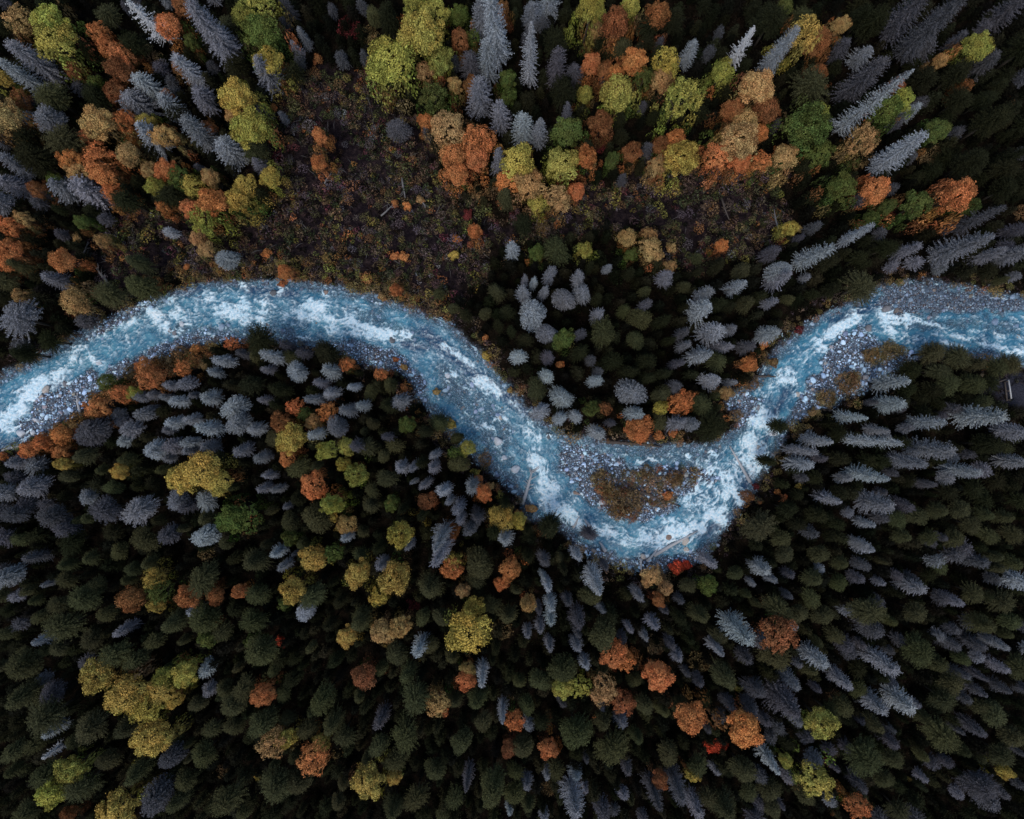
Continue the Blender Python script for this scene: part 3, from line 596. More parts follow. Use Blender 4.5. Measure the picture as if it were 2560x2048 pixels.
CAT = """@0 0
a 150 130 150
y 335 150 185
y 352 285 205 250 #twin yellow tree#tall yellow-green tree with a stacked double crown above the leaning twin grey spruces
o 625 210 110
o 680 300 110
o 750 365 140
t 760 440 150
s 835 5 > 1070 360 140 #trunked snag#bare grey snag showing its long pale trunk, beside an oval peach tree
o 1080 170 140 190 #oval peach tree#oval peach-orange tree pressed against a bare snag with a long trunk
g 1200 30 > 1420 550 190 #tallest grey spruce#very long grey spruce standing beside the tall olive-yellow crown
g 1385 200 > 1480 450 130
g 1060 20 90
g 1340 5 100
y 1640 45 180
y 1520 110 130
e 1640 210 200 220 #tall olive crown#tall olive-green crown with gold foot, among long grey spruces
Y 1690 385 160
d 1770 5 > 1840 180 80
g 1880 190 > 1905 310 70
g 1830 270 > 1850 370 70
g 85 285 > 410 590 170
G 5 390 > 300 665 120
r 1440 190 130
t 460 430 80
r 380 640 180 230
G 210 760 110 120
g 340 770 160
a 50 740 210 260
t 140 630 100
Y 20 500 90
a 615 790 190 200
o 540 860 90
o 620 1000 165 180
o 450 1010 140
o 655 1110 140
a 500 1080 130
o 710 1200 110
r 440 910 200
k 240 1010 190
k 200 890 150
m 770 1100 150 #dull maroon bush#dull maroon bush spreading among orange trees and grey spruces
o 800 790 110 160
Y 920 770 100
a 800 950 130
g 800 610 > 1000 770 190
G 870 480 > 1020 720 150
G 1020 610 > 1185 780 120
g 1150 745 > 1290 1065 140
G 870 790 > 1060 1030 150 #straw-pale spruce#straw-pale spruce wedged between two amber trees
a 1040 860 140
G 1110 360 > 1285 600 130
g 1240 580 > 1360 735 150
b 935 370 150
t 720 580 120
Y 1490 620 190 200
y 1560 810 220 240
a 1480 730 110
r 1590 940 160
g 1610 380 > 1740 650 150
o 1725 690 50
g 1780 740 60
G 1385 900 > 1500 1145 170
g 1590 1000 > 1650 1110 90
Y 1680 1110 110
Y 1530 1170 130
Y 1500 1260 140
t 1290 790 80
o 1040 1070 120
e 1130 1110 120
y 980 1160 110
a 930 1070 90
a 1320 1110 100
Y 1230 1180 120
o 1340 1270 170
o 1220 1310 130
y 1275 1370 150 #lime round tree#lime-yellow round tree at the edge of the brushy clearing
k 1080 1240 150
o 1030 1300 75
g 330 1140 > 525 1310 160
g 490 1150 > 725 1350 200 #plump grey spruce#plump grey spruce overlapping a second one, apart from the others
g 0 990 > 225 1185 100
g 0 1120 > 205 1295 130
g 20 1270 140
t 240 1190 90
o 60 1420 120
a 150 1370 90
G 1090 1460 80
a 1235 1480 85
a 1290 1560 95
a 500 1500 65
a 635 1505 75
o 70 1570 120
o 40 1640 100
o 410 1630 125 160 #flame-orange tree#flame-shaped orange tree standing alone above the upstream bank
r 130 1660 130
a 285 1600 55
G 1420 1630 130 #lone bank spruce#lone pale spruce standing by the water on the far bank
o 1180 1670 45
o 1760 1690 75
o 1680 1590 60
o 1990 850 85
o 2000 1010 85
k 850 300 150
k 620 620 140
k 1100 700 120
k 90 1290 120
k 1490 440 140
k 180 400 100
k 960 960 100
k 330 60 150
r 700 130 130
k 820 1260 150
k 600 1330 120
r 870 1640 150
k 1540 60 120
k 1850 480 120
k 560 330 130
@850 0
y 460 70 125
y 600 80 150
y 520 210 265 240 #heavy yellow crown#heavy yellow-green crown, the broadest along the upper forest
k 310 140 150 230
y 330 400 265 #gold dome tree#wide gold-green dome of leaves at the clearing's inner edge
b 190 260 130
a 530 450 110
e 750 100 110
t 760 250 110
y 620 380 150
e 590 600 160
a 720 530 90
g 870 5 > 905 290 130
G 985 -30 > 1030 470 190
G 915 290 > 915 560 140 #star-branched spruce#silvery spruce with star-like branches in the tall grey clump
g 860 520 > 865 785 155
d 800 330 > 790 535 110
g 1195 40 > 1150 240 110
G 1195 170 > 1135 570 120
G 1300 -20 > 1290 110 170
d 1365 330 > 1285 570 120
d 1465 430 > 1420 560 120
k 1340 300 170
k 1390 600 180
d 1440 660 > 1310 870 100
e 1430 850 170 200 #bright green tree#bright green tree, the greenest, beside a grey cluster
g 1000 650 > 980 870 110
G 1150 735 > 1110 955 140
g 1245 745 > 1205 965 105
g 990 935 > 950 1130 105
a 690 810 195
o 860 890 185
o 715 970 150
o 850 980 140
o 730 1090 125 #orange skirt tree#orange tree at the foot of a peach and amber cluster
o 540 760 90
m 840 1060 110
Y 1110 1020 195
o 1060 1140 140
a 1185 1180 175
y 1390 1040 185 200
o 1510 1050 105 160
o 1470 1190 100
a 1345 1240 140
Y 1230 1280 110
b 880 1200 130
y 1530 200 140 270
a 1595 190 90
y 1620 105 85
t 1720 160 180
t 1980 100 150
y 1820 50 110
o 1830 400 150 190 #brick-orange oval#brick-orange oval tree in the patchwork of autumn crowns
o 1570 410 115
o 1720 470 105
t 1640 450 100
k 1930 170 150
k 2080 130 160
Y 2035 390 150
a 2000 500 120
e 1890 500 120
y 1750 600 190
y 1530 600 90
y 2090 680 190 240 #olive oval tree#olive-yellow oval tree above the dark brushy hollow
t 1630 770 145
m 1620 900 120
o 2090 870 105
a 1970 1030 110
Y 2120 980 190 #pale mustard tree#pale mustard round tree at the rim of the brushy hollow
d 370 820 150
k 1540 930 120
a 1800 1490 105
a 1940 1560 130 #tan trio tree#tan tree, the broadest of three in the dark hollow
a 1935 1465 80
a 2060 1560 65
a 2060 1655 75
y 1530 1565 95
r 1350 1580 160
G 1080 1525 > 1015 1650 75
o 730 1500 60
o 845 1450 85
Y 720 1600 65
o 350 1610 60
o 400 1615 65
o 350 1280 48
o 430 1300 60
a 505 1260 55
k 1150 1420 130
r 1030 1230 150
m 800 1360 70
b 1270 1420 90
r 220 120 100
m 60 200 150
r 1750 320 120
e 1050 600 90
k 1180 640 110
@1700 0
s 460 180 > 220 420 110 #curly snag#curly-branched bare snag with a hooked top
G 705 195 > 400 460 120
Y 680 320 155 240 #gold leaf tree#gold oval tree touching a long silver spruce
y 260 460 130
a 475 560 200 #sandy round tree#sandy amber round tree above a peach-orange cluster
t 540 700 150
a 400 770 145
a 350 890 210
t 320 690 130
o 500 830 95
o 230 985 150
o 370 1010 120
o 500 1000 105 
k 560 150 190
r 740 130 120
a 990 165 95
t 860 270 140
k 450 90 120
G 80 290 > 10 480 90
r 780 560 210
e 770 800 240 260 #mossy green crown#mossy green broad crown in the dark upper forest
y 860 700 110
e 870 970 150
a 645 990 140
d 1040 270 > 930 420 110
G 1185 300 > 1050 440 120
d 1260 380 > 940 650 180
d 1540 -20 > 1250 330 170
d 1770 -10 > 1330 420 170
d 1560 250 > 1350 350 190
G 1420 430 > 920 860 120 #longest pale spruce#longest pale spruce, a thin streak leaning over the dark slope
d 1410 490 > 1130 750 100
d 2150 -10 > 1850 180 150
d 1780 210 > 1600 310 90
y 1850 310 155
a 1620 385 75
d 1970 350 > 1740 500 120
y 1400 620 125
e 1280 700 175
G 1490 660 > 1360 810 80
d 1330 790 100
G 1505 870 > 1130 1080 150 #spearhead spruce#broad spearhead-shaped pale spruce beside an amber-olive tree
a 1130 890 165
b 1080 1000 140
b 1540 960 150
e 1600 810 120
k 2030 520 > 1850 650 120
k 2110 650 > 1850 800 120
k 2010 720 > 1700 920 170
k 1890 970 > 1600 1150 150
k 2140 950 > 1900 1110 120
k 1700 480 150
k 2130 790 120
k 2120 330 190
k 1500 520 140
k 1720 640 140
k 1640 1000 120
k 1200 150 170
k 1130 120 140
k 1880 640 130
k 2000 1080 140
k 2120 1180 130
k 1560 1080 120
k 1300 100 110
o 1200 1180 150 170 #ember-orange tree#ember-orange oval tree beside a dim olive one
b 1060 1170 140
e 1480 1280 155
o 1720 1230 200 #brick-red crown#brick-orange flat crown alone in the dark fir slope
e 1300 1300 85
e 1000 1180 160
e 1810 1300 100
m 1290 1370 85
d 2025 1310 > 1650 1450 110
g 1940 1480 > 1500 1650 160
g 1480 1540 > 1290 1650 100
G 1200 1420 > 940 1515 80 #silver dart spruce#slim silver dart-shaped spruce at the hollow's edge
G 925 1540 > 670 1690 110
g 2150 1580 > 1920 1720 110
g 2030 1570 > 1780 1650 100
d 2150 1420 > 2000 1570 100
Y 645 1450 85 130 #small amber spire#small amber spire-shaped tree beside a fallen trunk
a 725 1440 45
o 260 1540 75
b 2110 1340 100
k 1260 1560 130
r 100 1620 95
r 365 1700 105
d 560 1590 130
G 610 1705 150 
k 900 1640 120
k 1100 1620 110
k 230 1670 90
k 2000 1200 140
@0 680
g 290 30 > 490 110 105
a 440 180 150 #toffee round tree#toffee-amber round tree above the rapids' upper bank
a 130 150 75
g 140 300 230 #broad grey tree#broad grey tree with a lobed crown, above the upper bank
o 450 270 65
d 530 310 110
r 680 140 170
r 880 90 170
t 1000 100 70
d 130 460 100
k 120 510 150
k 300 430 130
r 60 60 120
k 280 180 120
o 1765 10 75
o 1760 70 50
o 1430 430 80
o 1220 480 70
o 1140 600 90
o 900 590 100
o 930 660 130
b 1010 590 160
b 1120 500 110
b 820 640 120
a 1290 580 70
e 650 690 105
y 850 755 80
o 750 770 105
o 610 850 135 #rusty shore tree#rusty orange tree at the gravel bar's forest edge
o 250 1060 100
o 375 1015 110
o 170 1110 95
a 460 960 60
o 380 1130 90
Y 400 1200 80
o 20 1150 60
k 1620 430 190
k 2040 510 160
G 1385 550 115
G 1345 625 85
d 1520 510 80
G 1700 530 120
g 1690 610 80
G 1870 620 130
G 2055 620 110
d 1790 470 85
d 1900 510 75
G 2070 750 130
g 1960 790 90
g 2010 700 75
g 1655 800 70
g 1080 710 95
g 1180 690 100
G 1305 790 110
G 1120 810 105
g 1050 790 75
g 1225 770 60
g 900 780 90
g 970 770 80
g 970 850 65
g 760 890 85
g 910 890 105
g 780 930 75
G 1200 920 100
G 1100 940 105
g 1070 990 75
G 1305 980 120
g 830 985 110
G 1480 850 165
g 1490 940 150 #double-topped silver spruce#large double-topped silver spruce on the inner bend
G 1600 980 130
G 790 1060 80
G 1210 1060 90
g 1200 1115 90
G 990 1110 140
g 1095 1080 105
g 1125 1115 60
g 1310 1085 100
g 1070 1160 75
g 1520 1110 95
g 1630 1160 85
g 1690 1150 45
r 1880 1220 135
r 1735 1030 115
Y 1860 1040 165 200
o 1800 1150 95
t 1750 940 125
o 1850 850 100
o 2040 870 110
a 1960 940 100
e 1910 890 85
G 1975 1010 85
g 2110 960 135
y 2130 1110 100 170
Y 1250 1250 210 #great gold tree#great gold tree with a broad lobed crown among small grey spruces
Y 1150 1300 170
Y 1370 1310 150
g 1135 1430 130
G 1310 1420 135
d 1180 1460 110
r 1300 1530 125
e 1450 1550 165
e 1550 1520 160 #leaf-green tree#leaf-green bushy tree below the great gold tree
G 1310 1650 155
d 1070 1640 120
r 930 1670 150
d 680 1480 165
g 890 1490 185 #wide grey fir#wide grey soft-edged spruce among narrow dim ones
d 420 1590 130
d 350 1530 150
g 570 1400 105
g 230 1340 155
d 130 1510 130
d 190 1440 115
d 310 1440 90
g 60 1370 130
g 110 1190 140
g 260 1210 120
d 610 990 190
d 570 1030 140
d 110 1280 100
d 60 1650 120
d 20 1480 110
Y 750 1240 95
r 800 1170 125
r 650 1230 85
r 540 1150 135
k 850 1260 85
r 730 1340 95
r 460 1270 95
r 1020 1230 85
o 1990 1310 145 180 #salmon oval tree#salmon-orange oval tree inside the bend's forest
g 1680 1270 75
g 1660 1340 75
g 1740 1360 75
g 1805 1460 55
y 2120 1420 100 150
r 1990 1530 165
Y 2090 1530 65
r 1820 1560 115
e 1810 1650 95
Y 2130 1590 60
k 1570 710 115
k 1740 730 115
r 1600 530 100
r 1830 530 105
k 300 1270 90
k 640 1330 110
k 480 1680 130
k 720 1620 110
k 250 1640 110
@850 680
o 350 105 75
a 260 150 60
Y 170 40 55 100
r 980 125 130
Y 870 105 42
r 620 140 75
G 1210 55 65
g 1150 140 105
g 1270 120 75
g 1390 175 145
g 1510 130 145
g 1490 40 100
G 1200 275 185 #silver cloud spruce#silver cloud-topped spruce in the cluster above the bend
g 1290 385 135
r 1640 375 170 #olive globe fir#olive globe-shaped fir alone in the darkest gap
r 1860 300 135
r 1840 430 110
e 1410 420 130
G 1110 520 115 #white star spruce#white star-shaped spruce standing apart above the bank
o 1370 580 55
G 1280 650 105
r 1230 740 135
G 1600 685 95
G 1390 780 165
g 1810 750 185 #lilac dome spruce#lilac dome-shaped spruce with dense top above the island
G 1270 880 125
G 1385 920 100
G 1480 905 95
e 1575 860 95
t 1660 860 75
d 1700 940 65
G 1610 1000 115
G 1840 880 115
Y 2000 850 85
o 1870 970 150
o 1880 1030 90
o 1990 1025 70
o 2075 1005 60
o 2110 830 120
r 1990 940 105
g 2110 950 120
r 2000 760 115
k 2020 630 85
Y 910 520 65 #yellow bank shrub#yellow shrub under an orange sprig on the steep dark bank
o 910 405 45
a 1060 740 42
o 30 570 80
o 240 640 75
a 400 595 50
o 345 545 40
o 400 720 50
a 600 750 50 100 
G 85 715 65
g 370 810 125
G 140 840 85
g 45 865 95
k 310 840 105
e 425 950 105
r 610 940 145
Y 695 955 70
r 730 1040 75
y 790 1110 95 130 #lemon oval tree#lemon-yellow oval tree on the slope above the log
r 735 1200 125
e 715 1150 85
b 910 1170 105
Y 840 1250 60
r 350 1080 105
d 300 1040 75
r 180 1090 125
d 100 1090 105
y 45 1090 100
Y 25 1200 85
y 110 1260 130
g 590 1150 75
g 585 1220 85
g 385 1220 105
g 450 1210 75
r 300 1280 125
G 645 1370 105 #snow-white spruce#snow-white spiky spruce among lilac and olive crowns
g 540 1330 75
g 470 1310 45
g 830 1350 110
o 860 1285 60
o 900 1380 105
a 940 1340 55
r 190 1450 125
e 315 1440 95
y 20 1430 95 140
t 550 1430 105
g 740 1460 105
g 750 1545 85
g 690 1430 75
d 860 1520 110
d 820 1590 120
Y 1000 1540 150 #sulphur-gold tree#sulphur-gold tree with a small red-tipped neighbour near the stream
Y 1110 1560 95
o 1110 1510 55
G 1040 1655 105
t 700 1620 105
Y 430 1600 135 180
o 390 1670 50
a 50 1580 110
G 45 1655 75
g 625 1650 115 170
k 1310 1600 165
d 1560 1640 140
k 960 1620 120
a 1200 1480 70
e 350 1580 55
b 1640 1300 160
b 1790 1440 190
b 1740 1500 120
b 1930 1250 100
b 2090 1285 115
o 2050 1400 65 #island orange bush#orange bush on the brushy gravel island
b 1700 1400 120
k 1700 560 130
k 1800 620 120
k 1500 500 110
k 1050 250 100
k 780 250 90
k 1150 420 100
k 1900 560 110
@1700 680
G 190 200 > 40 350 140
G 240 370 > 60 390 140 #brushy silver spruce#brushy silver spruce, middle of three stacked over the channel
g 340 355 > 250 370 75
G 200 490 > 20 570 120
r 230 560 150
G 605 370 > 440 425 105
o 515 450 55
o 500 475 45
o 440 570 95 #orange bank bush#orange bush beside the narrow channel's upper bank
G 250 680 > 100 710 110
g 350 690 > 260 710 65
G 410 60 > 240 110 90
g 690 10 > 510 130 110
r 400 210 115
g 550 200 85
k 230 200 100
r 1130 95 190
m 750 360 55
o 40 800 115
a 300 750 80
r 130 830 140
g 60 940 90
k 210 970 190
b 350 900 90
b 460 700 100
b 590 560 65
b 1050 690 145 #ochre round bush#ochre round bush on the gravel bar of the upper reach
b 920 780 120
b 1200 520 115
b 1310 490 115
b 830 880 60
r 1590 500 130
r 1720 530 160
r 1600 620 120
r 1850 570 130
r 1960 600 120
r 2060 570 130
k 1450 620 120
r 1650 700 130
r 1800 700 130
k 1550 740 120
k 1420 740 100
k 1900 700 110
k 1750 800 100
G 1440 680 > 1180 725 110
G 1395 830 > 1170 850 110
G 1165 900 > 940 930 80
G 1640 945 > 1380 920 85
G 2010 900 > 1640 970 150 #feathered long spruce#longest feathered spruce, lying out flat above the dark slope
g 2150 1000 > 1900 990 130
g 1310 990 > 1120 970 80
G 940 1060 > 720 1050 90
g 860 1130 > 640 1110 80
G 830 1220 > 640 1160 115
G 1345 1075 > 970 1080 95 #caterpillar spruce#caterpillar-shaped narrow silver spruce, fully side-on
g 1690 1130 > 1350 1080 140
g 1520 1190 > 1250 1190 120
G 1855 1250 > 1580 1210 105
g 2150 1190 > 1920 1160 110
G 1285 1290 > 980 1260 110 #leaf-shaped silver spruce#leaf-shaped silver spruce between two dark rows
d 1575 1340 > 1450 1320 75
g 985 1430 > 790 1400 95
g 1295 1470 > 1040 1430 130
d 1440 1470 > 1270 1430 105
G 1190 1580 > 1100 1560 65
g 1150 1715 > 1000 1680 80
k 980 1010 100
k 980 1160 100
k 1240 1180 100
k 1500 870 100
k 1480 790 90
k 1900 1080 140
r 1460 1520 120
r 1600 1490 120
r 1720 1480 110
r 1790 1570 110
r 1890 1510 110
r 1330 1540 110
r 2010 1530 110
r 2040 1630 120
r 1900 1640 110
r 1690 1660 110
r 1380 1650 110
r 1530 1650 100
d 1540 1680 75
d 1730 1710 120
o 600 1370 45
o 630 1405 55
Y 730 1330 55
o 495 1440 28
r 500 1590 180 #mushroom-olive fir#wide olive fir with a soft mushroom top, near the outer bank
r 620 1650 110
k 840 1520 110
k 660 1480 100
m 480 1340 45
t 440 1400 75
k 1650 1380 110
k 1800 1350 120
k 1950 1300 120
k 2080 1420 120
k 1150 1180 100
k 1080 1330 80
k 640 960 110
k 560 1180 90
k 1860 1420 110
k 720 1230 80
@0 1358
d 170 100 > 270 90 90
g 60 200 150
r 40 220 110
d 50 150 90
g 130 320 95
g 320 240 65
d 165 490 105
r 390 370 115
r 245 350 85
r 550 340 155
r 440 220 105
r 430 130 115
r 580 90 110
r 950 120 115
Y 965 230 120
e 1005 295 130
Y 990 385 95 #chartreuse tower tree#chartreuse and gold tall tree beside a grey-olive round fir
t 820 330 145
r 1290 220 185
r 1090 500 165
r 1290 460 175
G 1225 405 100
o 1190 320 130
t 1350 320 100
g 790 530 95 120 #lilac egg spruce#smooth lilac egg-shaped spruce in the dark fir belt
r 700 430 105
r 1410 540 120
e 1300 600 110
r 1600 110 170
G 1740 50 85
g 1780 140 85
Y 1950 90 145
e 2080 60 105
g 1850 60 36
Y 1860 265 150 190
r 1970 320 155
G 1920 410 130
o 1505 300 85
r 1620 320 135
r 1600 480 145
r 1640 650 180
e 1570 610 75
c 1770 600 75 120 #coral sprig tree#small coral-red tree in a black gap
e 1780 380 75
b 1310 50 120
r 170 750 165
r 150 950 190
d 350 920 140
g 300 830 100
r 320 1070 200
r 590 1140 165
G 290 1195 > 400 1130 85
s 290 1330 > 430 1200 75 #thin pale snag#thin pale feather-like snag beside the yellow-green corner tree
G 210 630 > 320 580 90
r 420 510 200
r 590 590 125
r 400 640 100
r 740 690 165
r 870 720 135
Y 640 820 180 
Y 800 950 210 #honey-gold crown#honey-gold crown, largest of the gold chain near the corner
Y 930 1020 180
Y 1020 925 150
Y 1090 975 100
y 1010 840 130
y 1165 810 145
G 1300 770 105
g 1320 900 90
Y 945 1215 200 230 #gold egg tree#gold egg-shaped tree below the honey-gold chain
r 800 1150 145
y 460 1400 155
y 350 1540 170 #acid-yellow tree#acid-yellow sprawling tree near the dark corner
r 310 1420 155
r 540 1500 165
r 860 1420 175
r 1290 1300 135
d 1090 1310 145
Y 750 1650 205 220 #speckled gold tree#speckled dark-gold tree, lowest of the gold trees
o 1650 930 125 160
r 1540 900 140
r 1470 990 135
r 1780 920 95
r 2040 950 145 180
r 1660 1100 165
r 1480 1120 110
r 2080 1130 160
r 1930 1140 125
a 1700 1240 160
Y 1790 1220 120
o 1970 1340 170 #hot orange tree#hot orange tree with an amber shoulder in the dark forest
Y 2000 1240 95
r 1470 1520 180 250
r 1740 1480 180
r 1870 1470 145
Y 1640 1440 65
b 1400 1400 90
r 1120 1600 150
d 1000 1560 190
t 440 1680 85
r 190 1660 125
d 560 720 100
r 120 1280 125
r 110 1400 110
r 700 1330 120
r 1180 1450 120
r 250 1230 110
r 1350 1130 110
r 990 600 110
r 620 260 110
@850 1358
Y 110 180 155
g 250 140 95
Y 350 190 185 210 #butter-yellow tree#butter-yellow tree with a grey spruce tucked behind it
Y 245 330 105
r 130 70 115
r 560 270 175
m 470 370 80
g 435 20 65
g 635 50 115 150
Y 705 110 105
o 705 165 125
r 870 120 175
o 1080 130 125 150
o 1015 250 85
r 850 220 105
a 770 290 85
a 1160 320 95 140
r 1100 290 85
r 940 370 115
r 1050 440 135
b 1020 520 150
Y 830 400 125
Y 820 545 240 #lemon-gold broad tree#lemon-gold broad tree, brightest of the lower forest
G 1260 200 55
G 1300 265 85
G 1310 380 85
G 1320 470 85
g 1250 510 75
d 1425 350 75
d 1490 470 125
g 1310 630 75
g 1470 630 85
d 1480 560 65
G 1520 740 85
G 1600 230 125 170 #oval silver spruce#oval silver spruce close below the river's lowest bend
G 1480 80 85
d 1660 150 65
g 1860 320 85
g 1630 410 65
g 1800 520 65
d 2020 410 55
r 1650 560 175
a 1960 200 120
a 2040 290 85
t 1990 350 85
c 2110 150 95 #scarlet bank bush#scarlet-red bush at the river's edge on the lowest bend
b 1970 620 125
o 1710 690 150
o 1770 740 110
t 1850 740 70
o 1960 800 165 210 #blaze orange tree#blaze-orange tall oval tree, brightest orange of the lower forest
a 1630 910 155 #copper ball tree#copper-tan ball-shaped tree in a row of three
y 1390 890 130
y 1490 895 120
r 1390 770 165
t 1770 980 140
r 130 480 165
Y 40 580 120
a 270 560 140
a 380 530 130
g 390 470 45
G 500 640 90 130
Y 515 700 45
r 360 680 135
r 430 810 145
r 460 940 185
t 160 820 140
b 600 920 125
a 610 1000 130
o 660 1045 55
r 720 980 115
a 800 780 90
o 795 850 115
G 885 800 75 140
r 860 960 145
g 1010 1050 75 150
o 1090 1090 105 140 #sienna tree#sienna-orange tree hugging a thin lilac spruce
d 260 1100 115
r 410 1180 180
r 30 1180 135
r 760 1220 135
r 1140 1260 135
t 1060 1280 90
o 1310 1270 115 #terracotta tree#terracotta-orange ragged tree alone among dark firs
r 1470 1170 175
r 1690 1260 195
r 1640 1100 145
o 1590 1070 36
Y 180 1480 180 210 #amber-gold plume#amber-gold plume tree beside a small gold companion
Y 340 1450 85
r 350 1330 135
r 600 1390 125
d 800 1450 85 170
r 960 1500 160 230
r 330 1620 145 180
r 480 1560 145
r 1100 1540 125
b 1300 1520 95
g 1290 1420 75
G 1470 1430 85
g 1530 1510 65
g 1450 1570 140 220
a 1500 1620 55
g 1270 1680 75
G 1060 1640 70
d 1640 1650 120
d 1710 1640 70
d 2005 1650 > 1850 1410 110
d 2150 1610 > 1990 1360 120
d 1790 1390 85
t 2000 1480 105
d 1885 1690 80
b 1310 1050 75
r 1890 990 110
r 2100 980 100
r 1830 840 90
r 2010 1030 115
r 250 1240 120
r 900 1100 110
r 1250 850 130
r 700 700 110
r 1170 1000 110
r 1350 1390 110
r 560 620 110
r 640 450 110
r 1560 320 130
r 1850 1200 110
r 2040 1300 130
r 1180 1620 110
r 720 1560 120
@1700 1358
c 40 140 70
G 540 170 > 400 100 105
r 820 210 135
G 860 150 65
r 340 180 85
e 190 270 105
r 50 260 95
r 400 310 75
g 440 240 55
d 1090 215 95
r 980 240 95
g 1510 290 > 1280 270 130
d 1340 195 75
d 1430 210 75
d 1600 330 90
g 1750 380 > 1620 330 100
G 2145 250 > 1930 190 130 #frosted corner spruce#frosted pale spruce isolated among dark firs on the side slope
d 1910 130 > 1750 60 110
d 1690 70 120
G 1195 40 > 1020 0 90
g 1580 100 105
d 1210 350 85
t 1040 350 45
r 120 440 145
G 430 600 > 270 360 150 #powder-blue spruce#powder-blue tall spruce beside a rust-orange flat crown
g 545 650 > 430 560 100
g 265 690 > 150 560 85
r 590 400 165
t 610 560 215 #burnt-orange crown#burnt-orange wide crown beside a powder-blue spruce
G 680 510 75
b 120 720 145
r 270 820 160
Y 350 880 65
r 580 690 165
g 725 885 > 560 780 95
G 890 760 > 710 610 120
g 1055 890 > 900 740 110
g 1350 800 > 1090 650 150
d 1200 530 190
d 1350 590 90
d 1020 620 105
d 1050 670 95
r 1160 420 180
r 1470 660 170
r 1580 740 110
G 1445 1035 > 1210 870 140 #shaggy silver spruce#shaggy silver spruce, larger of a side-by-side pair
g 1275 1040 > 1080 870 125
d 460 900 140
d 650 990 180 220
g 750 1115 > 660 1000 90
d 290 980 95
d 430 1010 115
d 240 1070 85
d 400 700 105
d 110 840 85
o 375 1150 205 #pumpkin round tree#pumpkin-orange round tree beside a red bush
o 60 1070 165
c 220 1250 125 #crimson-tipped bush#crimson-tipped orange bush under the pumpkin-orange round tree
r 905 1035 130
y 880 1110 165
b 940 920 85
d 600 1140 95
d 560 1200 85
b 690 1160 80
G 615 1430 > 430 1250 100
r 380 1400 145
r 110 1370 125
Y 70 1450 85
g 120 1690 > 20 1490 120
m 910 1335 65 #ruby bush#ruby-red small bush above the olive-yellow round tree
y 850 1480 195 #moss-yellow ball tree#moss-yellow ball-shaped tree under a ruby bush
y 660 1360 75
r 1130 1320 195
r 1310 1330 115
d 1350 1260 > 1260 1170 85
r 1200 1130 130
r 1600 1180 185
r 1620 950 140
r 1670 860 135
d 1885 1185 > 1750 1090 100
d 1800 980 > 1720 920 85
d 1900 940 > 1800 880 90
d 2055 930 > 1930 870 80
d 1785 840 > 1700 780 75
d 1915 850 > 1830 800 70
g 2030 795 > 1880 720 85
d 1885 650 > 1730 580 100
g 2030 640 > 1860 620 85
d 1725 650 > 1600 580 95
d 1780 480 95
r 1870 500 145
d 2140 520 100
G 2140 640 85
d 1840 1500 190
d 1965 1640 > 1760 1500 130
d 1940 1560 > 1760 1460 110
d 2020 1570 > 1900 1480 90
Y 2030 1430 85
d 1145 1530 > 1000 1440 90
o 1090 1640 125 #ginger edge tree#ginger-orange tree at the lower edge of the forest
o 940 1660 45
r 760 1560 110
r 540 1520 125
d 640 1650 > 570 1530 55
d 450 1690 110
r 560 1630 110
r 280 1650 175
d 1450 1700 125
d 1230 1690 105
r 1340 1640 125
Y 1410 1450 28
r 800 330 120
r 720 430 110
r 880 440 120
r 1000 120 110
r 640 60 110
r 860 60 110
r 950 560 110
r 1450 420 120
r 1600 130 100
r 1800 300 120
r 1980 350 130
r 2060 120 120
r 2040 480 110
r 2080 760 130
r 1500 1080 120
r 1950 1060 140
r 1850 1000 110
r 2050 1180 120
r 1980 1300 130
r 1000 1000 120
r 800 780 110
r 1100 900 100
r 1250 1450 110
r 160 1560 120
r 420 1530 110
r 230 560 100
r 1100 1560 100
r 1300 480 100
r 1730 700 90"""

class Plant:
    pass
plants = []
ox = oy = 0.0
for line in CAT.strip().splitlines():
    if line[0] == '@':
        ox, oy = (float(v) for v in line[1:].split()); continue
    body, _, rest = line.partition('#')
    short, _, full = rest.partition('#')
    f = body.split()
    p = Plant(); p.k = f[0]; p.short = short.strip(); p.full = full.strip()
    if '>' in f:
        x, y, x2, y2, wd = (float(f[i]) for i in (1, 2, 4, 5, 6))
        tip = (ox / 2.5 + x / 6.25, oy / 2.5 + y / 6.25); foot = (ox / 2.5 + x2 / 6.25, oy / 2.5 + y2 / 6.25)
        c = ((tip[0] + foot[0]) / 2, (tip[1] + foot[1]) / 2)
        L = math.hypot(tip[0] - 512, tip[1] - 409.5) - math.hypot(foot[0] - 512, foot[1] - 409.5)
        L = max(L, .8 * math.hypot(tip[0] - foot[0], tip[1] - foot[1]))
        p.tip = tip; L = max(.55 * L, L - .5 * wd / 6.25)
    else:
        x, y, wd = (float(v) for v in f[1:4])
        c = (ox / 2.5 + x / 6.25, oy / 2.5 + y / 6.25); L = float(f[4]) / 6.25 if len(f) > 4 else None; p.tip = None
    p.w = wd / 6.25; p.c = c; p.L = L
    plants.append(p)

